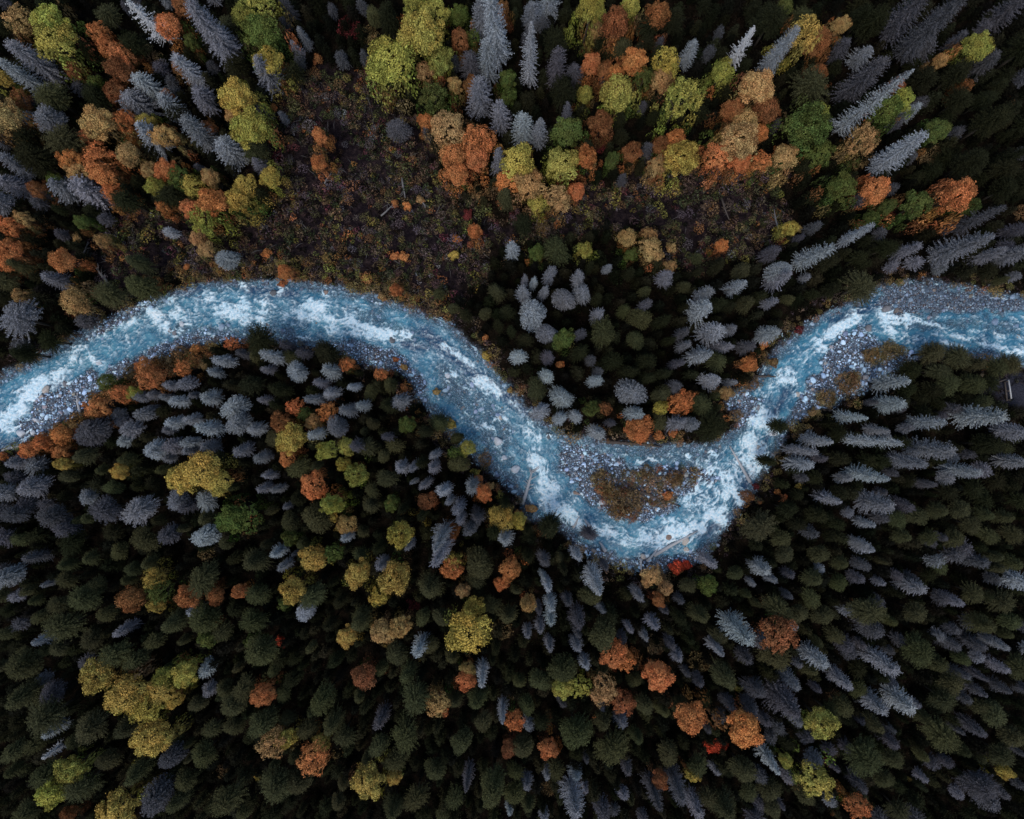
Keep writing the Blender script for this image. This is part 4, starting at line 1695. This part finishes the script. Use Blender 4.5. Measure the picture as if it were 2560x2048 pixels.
# the smaller trees standing in the gaps, placed one by one where the canopy leaves room
cl_px = np.array([(x * 1024 / 2156, y * 1024 / 2156) for x, y in [(570, 330), (620, 200), (680, 150), (760, 170), (850, 240), (900, 300), (930, 400), (1000, 450), (1050, 470), (1180, 440), (1250, 400), (1420, 380), (1560, 350), (1640, 380), (1660, 470), (1590, 540), (1400, 560), (1280, 470), (1050, 520), (1000, 600),
              (920, 660), (860, 645), (700, 590), (560, 585), (430, 592), (330, 615), (250, 625), (200, 540), (250, 470), (350, 450), (480, 480), (560, 440)]])
re_ = random.Random(123)
ex = [(re_.uniform(4, 1020), re_.uniform(4, 815), re_.uniform(9.5, 17)) for _ in range(9000)]
gxy = np.array([G2(x * 2.5, y * 2.5) for x, y, _ in ex])
e1 = sdf(gxy[:, 0], gxy[:, 1], CH); e2 = sdf(gxy[:, 0], gxy[:, 1], CLEAR); e3 = sdf(gxy[:, 0], gxy[:, 1], YARD); e4 = sdf(gxy[:, 0], gxy[:, 1], SHOREBRUSH)
left = {'r': 76, 'k': 190, 'd': 110, 'g': 46, 'e': 16, 't': 14}
for (x, y, wd), q1, q2, q3, q4 in zip(ex, e1, e2, e3, e4):
    if q1 > -3.0 or q2 > -1 or q3 > -2 or q4 > -.5: continue
    if any(math.hypot(q.c[0] - x, q.c[1] - y) < .43 * (q.w + wd) for q in plants): continue
    top = y < 260
    opts = 'kkkdet' if top else ('rrkkk' if x < 520 else 'rkkkdg' if y > 300 else 'kkrg')
    k = re_.choice(opts)
    if left[k] <= 0: continue
    left[k] -= 1
    p = Plant(); p.k = k; p.short = p.full = ""; p.w = wd; p.c = (x, y); p.L = None; p.tip = None; plants.append(p)
print("gap trees left over", left)

def at(px, py, z):
    k = S * (H - z) / H
    return (px - 512) * k, (409.5 - py) * k

prs = random.Random(9)
for p in plants:
    r = math.hypot(p.c[0] - 512, p.c[1] - 409.5) + 1e-6
    ux, uy = (p.c[0] - 512) / r, (p.c[1] - 409.5) / r
    if p.k in 'Ggdskr':
        wm = p.w * S * .87
        if p.L:
            rt = r + p.L / 2
            if p.tip: rt = math.hypot(p.tip[0] - 512, p.tip[1] - 409.5)
            q = max(.4, (rt - p.L) / rt)
            h = H * (1 - q) / (1 - .2 * q)
            h = min(34, max(9, h))
            tip = p.tip or (512 + ux * rt, 409.5 + uy * rt)
            p.xy = at(tip[0], tip[1], h + .8); p.h = h
        else:
            Ls = p.w * (1.15 if p.k in 'Ggd' else 1.0)
            q = max(.4, (r + Ls * .35 - Ls) / (r + Ls * .35))
            h = H * (1 - q) / (1 - .2 * q)
            h = min(15, max(6.5, 2.0 * wm, h)) * prs.uniform(.92, 1.08)
            if p.k == 'r' or p.w > 20.5: h = min(13.5, max(7.5, 2.5 * wm)) * prs.uniform(.92, 1.08)
            p.h = h; p.xy = at(p.c[0], p.c[1], h * (.80 if r > 90 else .88))
        p.R = p.w * S * (H - .6 * h) / H / 2 * (1.02 if p.k in 'rk' else 1.10 if p.L else .94)
        p.proto = 'snag' if p.k == 's' else ('round' if (p.k == 'r' or (p.k == 'k' and p.w > 20)) else ('tall' if h > 20.5 else ('short' if p.L else ('round' if p.w > 20.5 else 'dwarf'))))
    else:
        bush = p.k in 'mcb' or p.w < 11.5
        wm = p.w * S
        if bush:
            p.h = min(4.5, 1.0 + wm * .55); p.xy = at(p.c[0], p.c[1], p.h * .7); p.R = wm / 2 * .98 * 1.05
            p.proto = 'brush' if (p.k in 'bm' and wm > 2.6) else 'shrub'
            p.dep = None
        else:
            R0 = wm / 2 * .9
            p.h = min(17, 5.5 + 1.35 * wm)
            dep = None
            if p.L and r > 150:
                dep = min(15, max(0, (p.L - p.w)) / r * H + R0 * 1.7)
                p.h = max(p.h, dep + 2.5)
            p.dep = dep
            p.R = wm * (H - .7 * p.h) / H / 2 * 1.10
            zc = p.h - (dep or p.R * 1.8) * .5
            p.xy = at(p.c[0], p.c[1], zc + .8)
            p.proto = 'leafy'

# ---- labels: each plant is told by its look, the marked tree it stands by, and which way it lies from it
MARKS = [p for p in plants if p.short]
ORD = "first second third fourth fifth sixth seventh eighth ninth tenth eleventh twelfth thirteenth fourteenth fifteenth sixteenth seventeenth eighteenth nineteenth twentieth".split()
def look(p):
    w = KIND[p.k][3]
    if p.proto in ('shrub', 'brush') and p.k not in 'mcb':
        w = {'e': "green", 'y': "yellowish", 'Y': "golden", 'a': "amber", 'o': "orange", 't': "rusty"}[p.k] + " low shrub"
    elif p.k in 'Ggd' and p.h > 20.5: w = w.replace("spruce", "tall spruce").replace("pale ", "").replace("lilac ", "") if p.k == 'G' else w.replace("spruce", "tall spruce").replace("lilac grey", "lilac")
    return w
used = {}
for p in plants:
    if p.short: p.label = p.full; continue
    m1 = sorted(MARKS, key=lambda m: (m.c[0] - p.c[0]) ** 2 + (m.c[1] - p.c[1]) ** 2)
    a = m1[0]
    dx, dy = p.c[0] - a.c[0], p.c[1] - a.c[1]
    best = None
    for b in MARKS:
        if b is a: continue
        ex, ey = b.c[0] - a.c[0], b.c[1] - a.c[1]
        n = math.hypot(ex, ey)
        cs = (dx * ex + dy * ey) / (math.hypot(dx, dy) * n + 1e-9)
        sc = math.acos(max(-1, min(1, cs))) + n / 900
        if best is None or sc < best[0]: best = (sc, b)
    p.ma, p.mb = a, best[1]; p.dist = math.hypot(dx, dy); p.lk = look(p)
    used.setdefault((p.lk, id(a), id(best[1])), []).append(p)
for lst in used.values():
    lst.sort(key=lambda q: q.dist)
    for i, p in enumerate(lst):
        o = "" if len(lst) == 1 else f", {ORD[i]} one"
        p.label = f"{p.lk}{o} from the {p.ma.short} towards the {p.mb.short}"

# ---- plant them
def hsv_jit(c, k, rr):
    j = 1 + rr.uniform(-.14, .14)
    return tuple(max(.004, v * j * (1 + rr.uniform(-k, k))) for v in c)
for n, p in enumerate(plants):
    rr = random.Random(1000 + n)
    col, nm, cat, _, grp = KIND[p.k]
    if p.proto == 'shrub' and p.k not in 'mcb': nm, cat, grp = "autumn_shrub", "shrub", "low shrubs in autumn colour"
    if p.proto == 'brush' and p.k not in 'mcb': nm, cat, grp = "autumn_shrub", "shrub", "low shrubs in autumn colour"
    pr = PROTO[p.proto]
    if p.proto in ('short', 'tall', 'dwarf', 'round', 'snag'):
        pr = sorted(pr, key=lambda q: abs(math.log((p.h / p.R) / (q[2] / q[3]))) + rr.uniform(0, .45))
        crown, trunk, h0, R0 = pr[0]
        sz = p.h / h0; sx = p.R / R0
    elif p.proto == 'leafy':
        crown, trunk, h0, R0 = pr[rr.randrange(len(pr))]
        sx = p.R / R0; sz = p.h / h0
        if p.dep: sz = max(sz, p.dep / 6.0)
        if p.dep: sz = min(sz, p.h / h0 * 1.6)
    else:
        crown, trunk, h0, R0 = pr[rr.randrange(len(pr))]
        sx = p.R / R0; sz = p.h / h0
    gz = float(ground_z(p.xy[0], p.xy[1]))
    col = hsv_jit(col, .03 if p.k in 'Ggd' else .07, rr)
    if trunk is None:
        o = link(nm, crown)
        o.color = col + (1,)
    else:
        o = link(nm, None)
        o.empty_display_size = .5
    o.location = (p.xy[0], p.xy[1], max(gz, -.1) - .05)
    o.rotation_euler = (rr.gauss(0, .018), rr.gauss(0, .018), rr.uniform(0, 6.28))
    ec = rr.uniform(.80, 1.22) if p.proto in ('leafy', 'shrub') else rr.uniform(.95, 1.05)
    o.scale = (sx * ec ** .5 * rr.uniform(.95, 1.05), sx / ec ** .5, sz)
    if trunk is not None:
        c = link("crown", crown, o); c.color = col + (1,)
        link("trunk", trunk, o)
    props(o, p.label, cat, grp)
    p.o = o

# ------------------------------------------------------------------ small fill conifers, packed to block light and coloured near black as gap shade
def merge(parts):
    """parts: (V, F, scale xyz, rotation, location, colour) -> one big mesh"""
    VV = []; FF = []; CC = []; k = 0
    for V, F, T, sc, rot, loc, col in parts:
        v = V * np.array(sc); c, s = math.cos(rot), math.sin(rot)
        v = np.stack([v[:, 0] * c - v[:, 1] * s, v[:, 0] * s + v[:, 1] * c, v[:, 2]], 1) + np.array(loc)
        VV.append(v.astype(np.float32)); FF.append(F + k); k += len(v)
        CC.append((np.array(col)[None] * (.35 + 1.3 * T[:, None])).astype(np.float32))
    return np.concatenate(VV), np.concatenate(FF), np.concatenate(CC)

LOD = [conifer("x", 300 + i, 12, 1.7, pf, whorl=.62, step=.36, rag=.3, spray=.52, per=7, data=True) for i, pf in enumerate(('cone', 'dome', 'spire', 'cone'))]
occ = np.array([(p.xy[0], p.xy[1], p.R) for p in plants if p.proto not in ('shrub', 'brush')])
rf = random.Random(77)
cand = [(rf.uniform(-150, 150), rf.uniform(-122, 122)) for _ in range(34000)]
cx = np.array([c[0] for c in cand]); cy = np.array([c[1] for c in cand])
dch = sdf(cx, cy, CH); dcl = sdf(cx, cy, CLEAR); dyd = sdf(cx, cy, YARD); dsb = sdf(cx, cy, SHOREBRUSH)
pts = []; parts = []
cell = {}
for i, (x, y) in enumerate(cand):
    if dch[i] > -2.6 or dcl[i] > -1.0 or dyd[i] > -1.5 or dsb[i] > -1: continue
    outside = abs(x) > 113 or abs(y) > 91
    if dch[i] > -6 and rf.random() < .6: continue
    if outside and rf.random() < .3: continue
    R_ = rf.uniform(1.1, 1.9); h_ = R_ * rf.uniform(3.2, 4.6) * (1.8 if outside else 1)
    if not outside:
        if (np.hypot(occ[:, 0] - x, occ[:, 1] - y) < occ[:, 2] * .45 + R_ * .6).any(): continue
    kx, ky = int(x // 4), int(y // 4)
    if any(math.hypot(x - a, y - b) < (R_ + q) * .74 for ix in (-1, 0, 1) for iy in (-1, 0, 1) for a, b, q in cell.get((kx + ix, ky + iy), ())): continue
    cell.setdefault((kx, ky), []).append((x, y, R_))
    V, F, T, Hh = LOD[rf.randrange(4)]
    c = rf.choice(((.006, .0065, .004), (.009, .010, .0055), (.020, .020, .011), (.008, .008, .006)))  # shade between the trees is put into these near-black needle colours
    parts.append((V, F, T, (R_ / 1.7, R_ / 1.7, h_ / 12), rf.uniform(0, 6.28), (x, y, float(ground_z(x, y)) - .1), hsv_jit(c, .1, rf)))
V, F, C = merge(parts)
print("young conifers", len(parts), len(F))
me = mesh_from("gap_shade_conifers", V, F, None, [M_under], colors={"col": C})
props(link("gap_shade_conifers", me), "young conifers coloured near black as shade in the gaps under the taller trees", kind="stuff")

# ------------------------------------------------------------------ brush of the clearing, the island and the banks
LB = [leafball("x", 320 + i, 1.0, 1.2, 60, 5, .30, .0, data=True, gap=.2) for i in range(6)]
def tri(F): return np.concatenate([F[:, [0, 1, 2]], F[:, [0, 2, 3]]])
LB = [(q[0], tri(q[1]), q[2]) for q in LB]
LM = [leafball('x', 340 + i, 1.0, 1.3, 260, 9, .17, .0, data=True, gap=.34) for i in range(6)]
LM = [(q[0], tri(q[1]), q[2]) for q in LM]
ru = random.Random(5)
PALC = [(.040, .030, .032)] * 8 + [(.055, .038, .026)] * 7 + [(.030, .035, .018)] * 7 + [(.075, .050, .030)] * 4 + [(.085, .075, .022)] * 3 + [(.15, .062, .024)] * 2 + [(.060, .022, .026)] * 3 + [(.10, .10, .03)] * 1 + [(.075, .07, .075)] * 2
PALI = [(.14, .075, .034)] * 5 + [(.10, .068, .034)] * 5 + [(.17, .095, .05)] * 3 + [(.085, .075, .036)] * 3 + [(.06, .045, .045)] * 2
PALS = [(.17, .075, .03)] * 4 + [(.12, .075, .034)] * 4 + [(.10, .09, .03)] * 3 + [(.06, .05, .035)] * 3 + [(.22, .10, .04)] * 2
PALC = [tuple(v * (1.5 if max(q) < .05 else 2.0) for v in q) for q in PALC]
PALI = [(q[0] * 2.2 + .03, q[1] * 2.3 + .03, q[2] * 2.6 + .03) for q in PALI]; PALS = [tuple(v * 1.7 for v in q) for q in PALS]
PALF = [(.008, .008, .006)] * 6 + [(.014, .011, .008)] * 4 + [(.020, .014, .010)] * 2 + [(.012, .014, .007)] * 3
parts = []
def scatter(n, x0, x1, y0, y1, test, pal, s0, s1, noise_scale):
    x = np.array([ru.uniform(x0, x1) for _ in range(n)]); y = np.array([ru.uniform(y0, y1) for _ in range(n)])
    ok = test(x, y); m = vnoise(x / noise_scale, y / noise_scale, 61); gz = ground_z(x, y)
    for i in np.where(ok)[0]:
        V, F, T = LB[ru.randrange(6)]
        k = ru.uniform(s0, s1) * (1.6 if ru.random() < .12 else 1)
        pc = pal[int(min(.999, max(0, m[i] * .75 + ru.uniform(-.05, .45) - .08)) * len(pal))] if ru.random() < .65 else ru.choice(pal)
        parts.append((V, F, T, (k, k, k * ru.uniform(.7, 1.3)), ru.uniform(0, 6.28), (x[i], y[i], float(gz[i]) - .1), hsv_jit(pc, .12, ru)))
for p in plants:      # saplings and low boughs round the leafy trees
    if p.proto != 'leafy': continue
    for q in range(14 if p.xy[1] > 15 else 6):
        an = ru.uniform(0, 6.28); rd = p.R * ru.uniform(.35, 1.45); x_ = p.xy[0] + math.cos(an) * rd; y_ = p.xy[1] + math.sin(an) * rd
        if sdf(np.array([x_]), np.array([y_]), CH)[0] > -1: continue
        V, F, T = LM[ru.randrange(6)]; k = p.R * ru.uniform(.35, .6)
        cc = KIND[p.k if ru.random() < .7 else ru.choice('teob')][0]
        parts.append((V, F, T, (k, k, p.h * ru.uniform(.28, .62)), ru.uniform(0, 6.28), (x_, y_, float(ground_z(x_, y_)) - .1), hsv_jit(tuple(v * .9 for v in cc), .15, ru)))
bx = lambda P: (P[:, 0].min(), P[:, 0].max(), P[:, 1].min(), P[:, 1].max())
scatter(15000, *bx(CLEAR), lambda x, y: (sdf(x, y, CLEAR) + (fbm(x / 7, y / 7, 31) - .5) * 14 > -2.5) & (sdf(x, y, CH) < -.6) & (fbm(x / 3.5, y / 3.5, 63) > .44), PALC, .35, .95, 5.0)
PALB = [(.22, .11, .05)] * 4 + [(.16, .10, .05)] * 5 + [(.12, .115, .05)] * 5 + [(.09, .06, .055)] * 5 + [(.07, .075, .035)] * 4 + [(.20, .17, .05)] * 2 + [(.11, .092, .10)] * 7 + [(.12, .09, .08)] * 5 + [(.13, .04, .045)] * 2
LBsave = LB; LB = LM
scatter(1150, *bx(CLEAR), lambda x, y: (sdf(x, y, CLEAR) > -1.5) & (sdf(x, y, CH) < -1.2), PALB, .7, 1.5, 7.0)
LOWER = poly([(420, 545), (560, 540), (700, 545), (860, 600), (940, 640), (880, 655), (760, 615), (640, 590), (500, 590), (380, 612), (300, 625), (300, 590)], K)
scatter(360, *bx(LOWER), lambda x, y: (sdf(x, y, LOWER) > 0) & (sdf(x, y, CH) < -.6), [(.34, .15, .06)] * 4 + [(.25, .16, .06)] * 3 + [(.22, .20, .06)] * 2 + [(.12, .08, .05)] * 4, .5, 1.2, 4.0)
scatter(1000, *bx(SHOREBRUSH), lambda x, y: sdf(x, y, SHOREBRUSH) > .3, [(.38, .17, .07)] * 4 + [(.25, .15, .06)] * 3 + [(.18, .17, .05)] * 2, .7, 1.4, 4.0)
scatter(90, *bx(ISLAND), lambda x, y: sdf(x, y, ISLAND) > -.6, [(.30, .11, .05)] * 3 + [(.16, .11, .05)] * 3 + [(.10, .09, .04)] * 2, .6, 1.2, 4.0)
PALK = [(.30, .16, .07)] * 3 + [(.24, .17, .075)] * 4 + [(.17, .13, .06)] * 4 + [(.15, .15, .055)] * 2 + [(.10, .075, .05)] * 4 + [(.36, .15, .06)] * 1
scatter(11000, -125, 125, -42, 34, lambda x, y: (lambda d: (d < -.1) & (d > -3.2))(sdf(x, y, CH)) & (fbm(x / 3, y / 3, 71) > .42), PALK, .5, 1.15, 6.0)
ISLETS = [(2120, 956, 32, 26), (2066, 996, 26, 22), (2182, 890, 30, 20), (2226, 876, 26, 16), (2030, 1032, 14, 10)]
def on_islet(x, y):
    m = np.zeros(x.shape, bool); n_ = (vnoise(x / 1.2, y / 1.2, 73) - .5) * .8
    for sx_, sy_, rx_, ry_ in ISLETS:
        q = G2(sx_, sy_); m |= ((x - q[0]) / (rx_ * S / 2.5)) ** 2 + ((y - q[1]) / (ry_ * S / 2.5)) ** 2 < 1 + n_
    return m
A_, B_ = G2(2010, 1050), G2(2260, 855)
scatter(900, A_[0], B_[0], A_[1], B_[1], on_islet, [(.28, .21, .10)] * 4 + [(.22, .19, .085)] * 4 + [(.34, .22, .11)] * 2 + [(.16, .13, .07)] * 2, .4, .95, 3.0)
LB = LBsave
scatter(1500, *bx(ISLAND), lambda x, y: (sdf(x, y, ISLAND) + (vnoise(x / 1.3, y / 1.3, 3) - .5) * 6 > 1.0), PALI, .22, .6, 3.0)
scatter(2600, *bx(SHOREBRUSH), lambda x, y: sdf(x, y, SHOREBRUSH) > .2, PALS, .3, .75, 3.0)
def bank(x, y):
    d = sdf(x, y, CH); return (d < -.9) & (d > -4.5) & (np.abs(x) < 125)
scatter(30000, -125, 125, -42, 34, bank, PALF + PALC[:10] + PALI[4:8], .3, .85, 4.0)
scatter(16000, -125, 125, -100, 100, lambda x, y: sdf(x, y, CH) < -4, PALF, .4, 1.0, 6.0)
V, F, C = merge(parts)
print("brush", len(parts), len(F))
me = mesh_from("undergrowth", V, F, None, [M_under], colors={"col": C})
props(link("undergrowth", me), "low brown, purple and ochre brush covering the clearing and banks", kind="stuff")

# dead twigs and thin fallen poles strewn through the brush
sp = []
for q in range(2600):
    x_, y_ = ru.uniform(CLEAR[:, 0].min(), CLEAR[:, 0].max()), ru.uniform(CLEAR[:, 1].min(), CLEAR[:, 1].max())
    if len(sp) >= 240: break
    if sdf(np.array([x_]), np.array([y_]), CLEAR)[0] < 0: continue
    z_ = float(ground_z(x_, y_)) + ru.uniform(.5, 1.3); an = ru.uniform(0, 6.28); L = ru.uniform(.6, 2.6); rd = ru.uniform(.02, .055)
    mid = (x_ + math.cos(an) * L * .5 + ru.uniform(-.15, .15), y_ + math.sin(an) * L * .5 + ru.uniform(-.15, .15), z_ + ru.uniform(0, .5))
    sp.append(([(x_, y_, z_ - .6), mid, (x_ + math.cos(an) * L, y_ + math.sin(an) * L, z_ + ru.uniform(-.2, .6))], [rd, rd * .8, rd * .3], 4))
props(link("dead_twigs", tubes("dead_twigs", sp, M_twig)), "thin dead twigs strewn through the brush of the clearing", kind="stuff")

# ------------------------------------------------------------------ stones
def ico(sub):
    import bmesh
    bm = bmesh.new(); bmesh.ops.create_icosphere(bm, subdivisions=sub, radius=1.0)
    V = np.array([v.co[:] for v in bm.verts]); F = np.array([[v.index for v in f.verts] for f in bm.faces]); bm.free()
    return V, F
def rock(seed, sub, rough=.28):
    V, F = ico(sub); r = np.random.default_rng(seed)
    out = V.copy()
    for k in range(9):   # chipped planes
        n = r.normal(size=3); n /= np.linalg.norm(n); c = r.uniform(.55, .9)
        t = np.maximum(0, out @ n - c); out -= t[:, None] * n * .85
    out *= 1 + rough * .35 * (r.random((len(V), 1)) - .5)
    return out, F
R1 = [rock(400 + i, 1) for i in range(8)]; R2 = [rock(420 + i, 2) for i in range(8)]
rs = random.Random(31)
STC0 = [(.20, .235, .28)] * 5 + [(.28, .31, .35)] * 4 + [(.36, .39, .42)] * 3 + [(.12, .14, .17)] * 4 + [(.19, .15, .14)] * 2 + [(.24, .17, .13)] * 1
STC = [(r_ * 1.48, g_ * 1.80, b_ * 2.15) for r_, g_, b_ in STC0]
parts = []
n = 105000
x = np.array([rs.uniform(-125, 125) for _ in range(n)]); y = np.array([rs.uniform(-42, 34) for _ in range(n)])
z, d2, gv, b2 = terrain(x, y)
d6 = sdf(x, y, BARS[5]); di = sdf(x, y, ISLAND); ds = sdf(x, y, SHOREBRUSH)
for i in range(n):
    if d2[i] < -1.2: continue
    bar = b2[i] > -.8
    edge = d2[i] < 1.8
    pr_ = .92 if bar else (.40 if edge else .30)
    if di[i] > 0 : pr_ *= .7
    if ds[i] > 0.5: pr_ *= .25
    if rs.random() > pr_: continue
    s = min(.62, .115 * math.exp(rs.gauss(.15, .58)))
    if not bar and not edge: s *= 1.25
    Vr, Fr = (R2 if s > .38 else R1)[rs.randrange(8)]
    T = np.full(len(Vr), .5)
    c = rs.choice(STC)
    wet = .62 if not bar else 1.15
    if d6[i] > -1: wet = .5
    parts.append((Vr, Fr, T, (s * rs.uniform(.8, 1.35), s * rs.uniform(.75, 1.1), s * rs.uniform(.5, .8)), rs.uniform(0, 6.28), (x[i], y[i], z[i] + s * .22), tuple(v * wet for v in hsv_jit(c, .06, rs))))
V, F, C = merge(parts)
print("stones", len(parts), len(F))
me = mesh_from("river_gravel", V, F, None, [M_stone], colors={"col": C}, smooth=False)
props(link("river_gravel", me), "blue grey cobbles of the gravel bars and river bed", kind="stuff")

for i, s in enumerate(BOULD.replace("\n", "").split(";")):
    a, b, c, lab = s.strip().split(" ", 3)
    px_, py_ = G2(float(a), float(b)); wm = float(c) * S / 2.5
    Vr, Fr = rock(500 + i, 3, .12)
    base = (.20, .20, .22)
    if any(k in lab for k in ("pale", "white", "cream")): base = (.52, .56, .62)
    if any(k in lab for k in ("tan", "buff", "pinkish", "cream")): base = (.46, .42, .39)
    if "orange" in lab: base = (.34, .17, .10)
    if "reddish" in lab or "brown" in lab: base = (.26, .19, .16)
    if "dark" in lab or "slate" in lab: base = (.12, .125, .14)
    sc = np.array([wm * .62, wm * .5, wm * .36])
    if "tall" in lab or "slim" in lab or "upright" in lab: sc = np.array([wm * .66, wm * .38, wm * .36])
    me = mesh_from("boulder", Vr * sc, Fr, None, [M_stone], colors={"col": np.repeat(np.array([base]), len(Vr), 0)}, smooth=True)
    o = link("boulder", me)
    o.location = (px_, py_, max(float(ground_z(px_, py_)), -.12) + wm * .13); o.rotation_euler = (0, 0, rs.uniform(0, 3.1))
    props(o, lab, "boulder", "single boulders of the river")

# ------------------------------------------------------------------ fallen logs (butt, tip in photo points; butt radius; stubs)
LOGS = """1634 1388 1743 1326 .30 0 p long bleached log lying across the stones of the lowest bend;1616 1402 1650 1365 .20 0 p short pale log crossing under the longest bleached log;1874 1205 1823 1115 .26 3 p straight pale log spanning the foaming narrows;1306 1260 1332 1174 .28 14 p grey branched trunk leaning from the bank into the stream at the fork;
1432 1319 1449 1291 .22 0 p thin pale log poking out of foam beside a thicker stub;1477 1321 1461 1297 .32 0 p thick pale log stub beside a thin one in the foam;1514 1377 1497 1354 .30 0 p pale log on the pebbly near bank of the lowest bend;1516 1104 1653 1117 .30 2 d dark waterlogged trunk lying along the far bank behind the island;
1618 1210 1657 1168 .22 3 d dark crooked log lying through the island's bushes;1567 1217 1701 1266 .24 6 d long dark log half hidden by brush on the island;1601 1395 1603 1430 .18 2 p thin grey log pointing into the forest below the lowest bend;206 1044 196 990 .24 4 p pale log on the cobbles of the wide entry bar;
8 1126 64 1110 .22 0 p pale log along the near bank at the river's entry;1934 604 1922 532 .18 3 p thin fallen trunk in the dark hollow beside an amber spire;126 585 120 472 .26 4 d dark fallen trunk in the brush under grey spruces;216 672 240 612 .18 4 p thin whitish pole slanting through the upper brush;292 722 262 676 .26 8 p grey splintered trunk on the upstream bank;
2052 1024 2088 1027 .24 0 d short dark log at the foot of the bushy bar;1880 940 1944 943 .20 4 d dark branchy log reaching out to the narrow channel;1386 568 1426 508 .22 3 d brown fallen trunk at the edge of the dark hollow;1010 455 1018 505 .16 4 p slim grey pole in the purple brush of the clearing;
958 548 990 520 .14 6 p white forked branch among tan shrubs of the clearing;1055 505 1068 530 .14 3 p pale stick lying between tan shrubs of the clearing;1795 505 1812 560 .16 2 d thin dark pole in the purple hollow;1130 430 1118 478 .16 3 d dark leaning pole under the orange skirt tree;820 470 838 440 .12 6 p small white forked stick in the middle of the clearing"""
for i, s in enumerate(LOGS.replace("\n", "").split(";")):
    f = s.strip().split(" ", 7)
    A = G2(float(f[0]), float(f[1])); B = G2(float(f[2]), float(f[3])); r0 = float(f[4]) * 1.25; nst = int(f[5])
    za = max(float(ground_z(*A)), -.05); zb_ = max(float(ground_z(*B)), -.05)
    if sdf(np.array([A[0]]), np.array([A[1]]), CLEAR)[0] > -4: za += .9; zb_ += 1.1; wm_ = M_twig
    else: wm_ = M_deadwood
    L = math.hypot(B[0] - A[0], B[1] - A[1]); ang = math.atan2(B[1] - A[1], B[0] - A[0])
    rl = random.Random(600 + i)
    sp = [([(0, 0, 0), (L * .35, rl.uniform(-.12, .12), .03 * L * .1), (L * .7, rl.uniform(-.14, .14), 0), (L, 0, 0)], [r0 * 1.1, r0, r0 * .75, r0 * .4], 10)]
    trunk = tubes("log_trunk", sp, wm_ if f[6] == 'p' else M_wetwood)
    o = link("fallen_log", None if nst else trunk)
    if nst:
        link("trunk", trunk, o)
        for k in range(nst):
            t = rl.uniform(.2, .98); a = rl.choice((-1, 1)) * rl.uniform(.5, 1.2); ll = rl.uniform(.5, 1.6) * (1.6 if nst > 10 else 1)
            x0 = L * t
            bm_ = tubes("branch", [([(x0, 0, .02), (x0 + math.cos(a) * ll * .6, math.sin(a) * ll * .6, .25 * rl.random()), (x0 + math.cos(a) * ll, math.sin(a) * ll, .5 * rl.random())], [r0 * .3, r0 * .2, .015], 5)], wm_ if f[6] == 'p' else M_wetwood)
            link("branch", bm_, o)
    o.location = (A[0], A[1], za + r0 * 1.0)
    o.rotation_euler = (0, -math.atan2(zb_ - za, L), ang)
    props(o, f[7], "log", "fallen logs and poles")

# the timber barrier at the edge of the dark yard
o = link("timber_barrier", None)
C0 = G2(2500, 975); o.location = (C0[0], C0[1], float(ground_z(*C0)))
def beam(nm, a, b, r, z, mat):
    A = G2(*a); B = G2(*b)
    return link(nm, tubes(nm, [([(A[0] - C0[0], A[1] - C0[1], z), ((A[0] + B[0]) / 2 - C0[0], (A[1] + B[1]) / 2 - C0[1], z + .02), (B[0] - C0[0], B[1] - C0[1], z)], [r, r * .95, r * .9], 6)], mat), o)
beam("rail", (2494, 956), (2500, 1003), .20, .55, M_wetwood)
beam("rail", (2500, 951), (2507, 997), .17, .95, M_deadwood)
beam("crossbeam", (2476, 957), (2496, 949), .15, .75, M_wetwood)
for a in ((2497, 955), (2500, 978), (2503, 1000)):
    A = G2(*a)
    link("post", tubes("post", [([(A[0] - C0[0], A[1] - C0[1], -.5), (A[0] - C0[0], A[1] - C0[1], .5), (A[0] - C0[0], A[1] - C0[1], 1.15)], [.13, .13, .12], 8)], M_wetwood), o)
props(o, "low timber barrier of two rails at the edge of a dark gravel yard", "barrier")
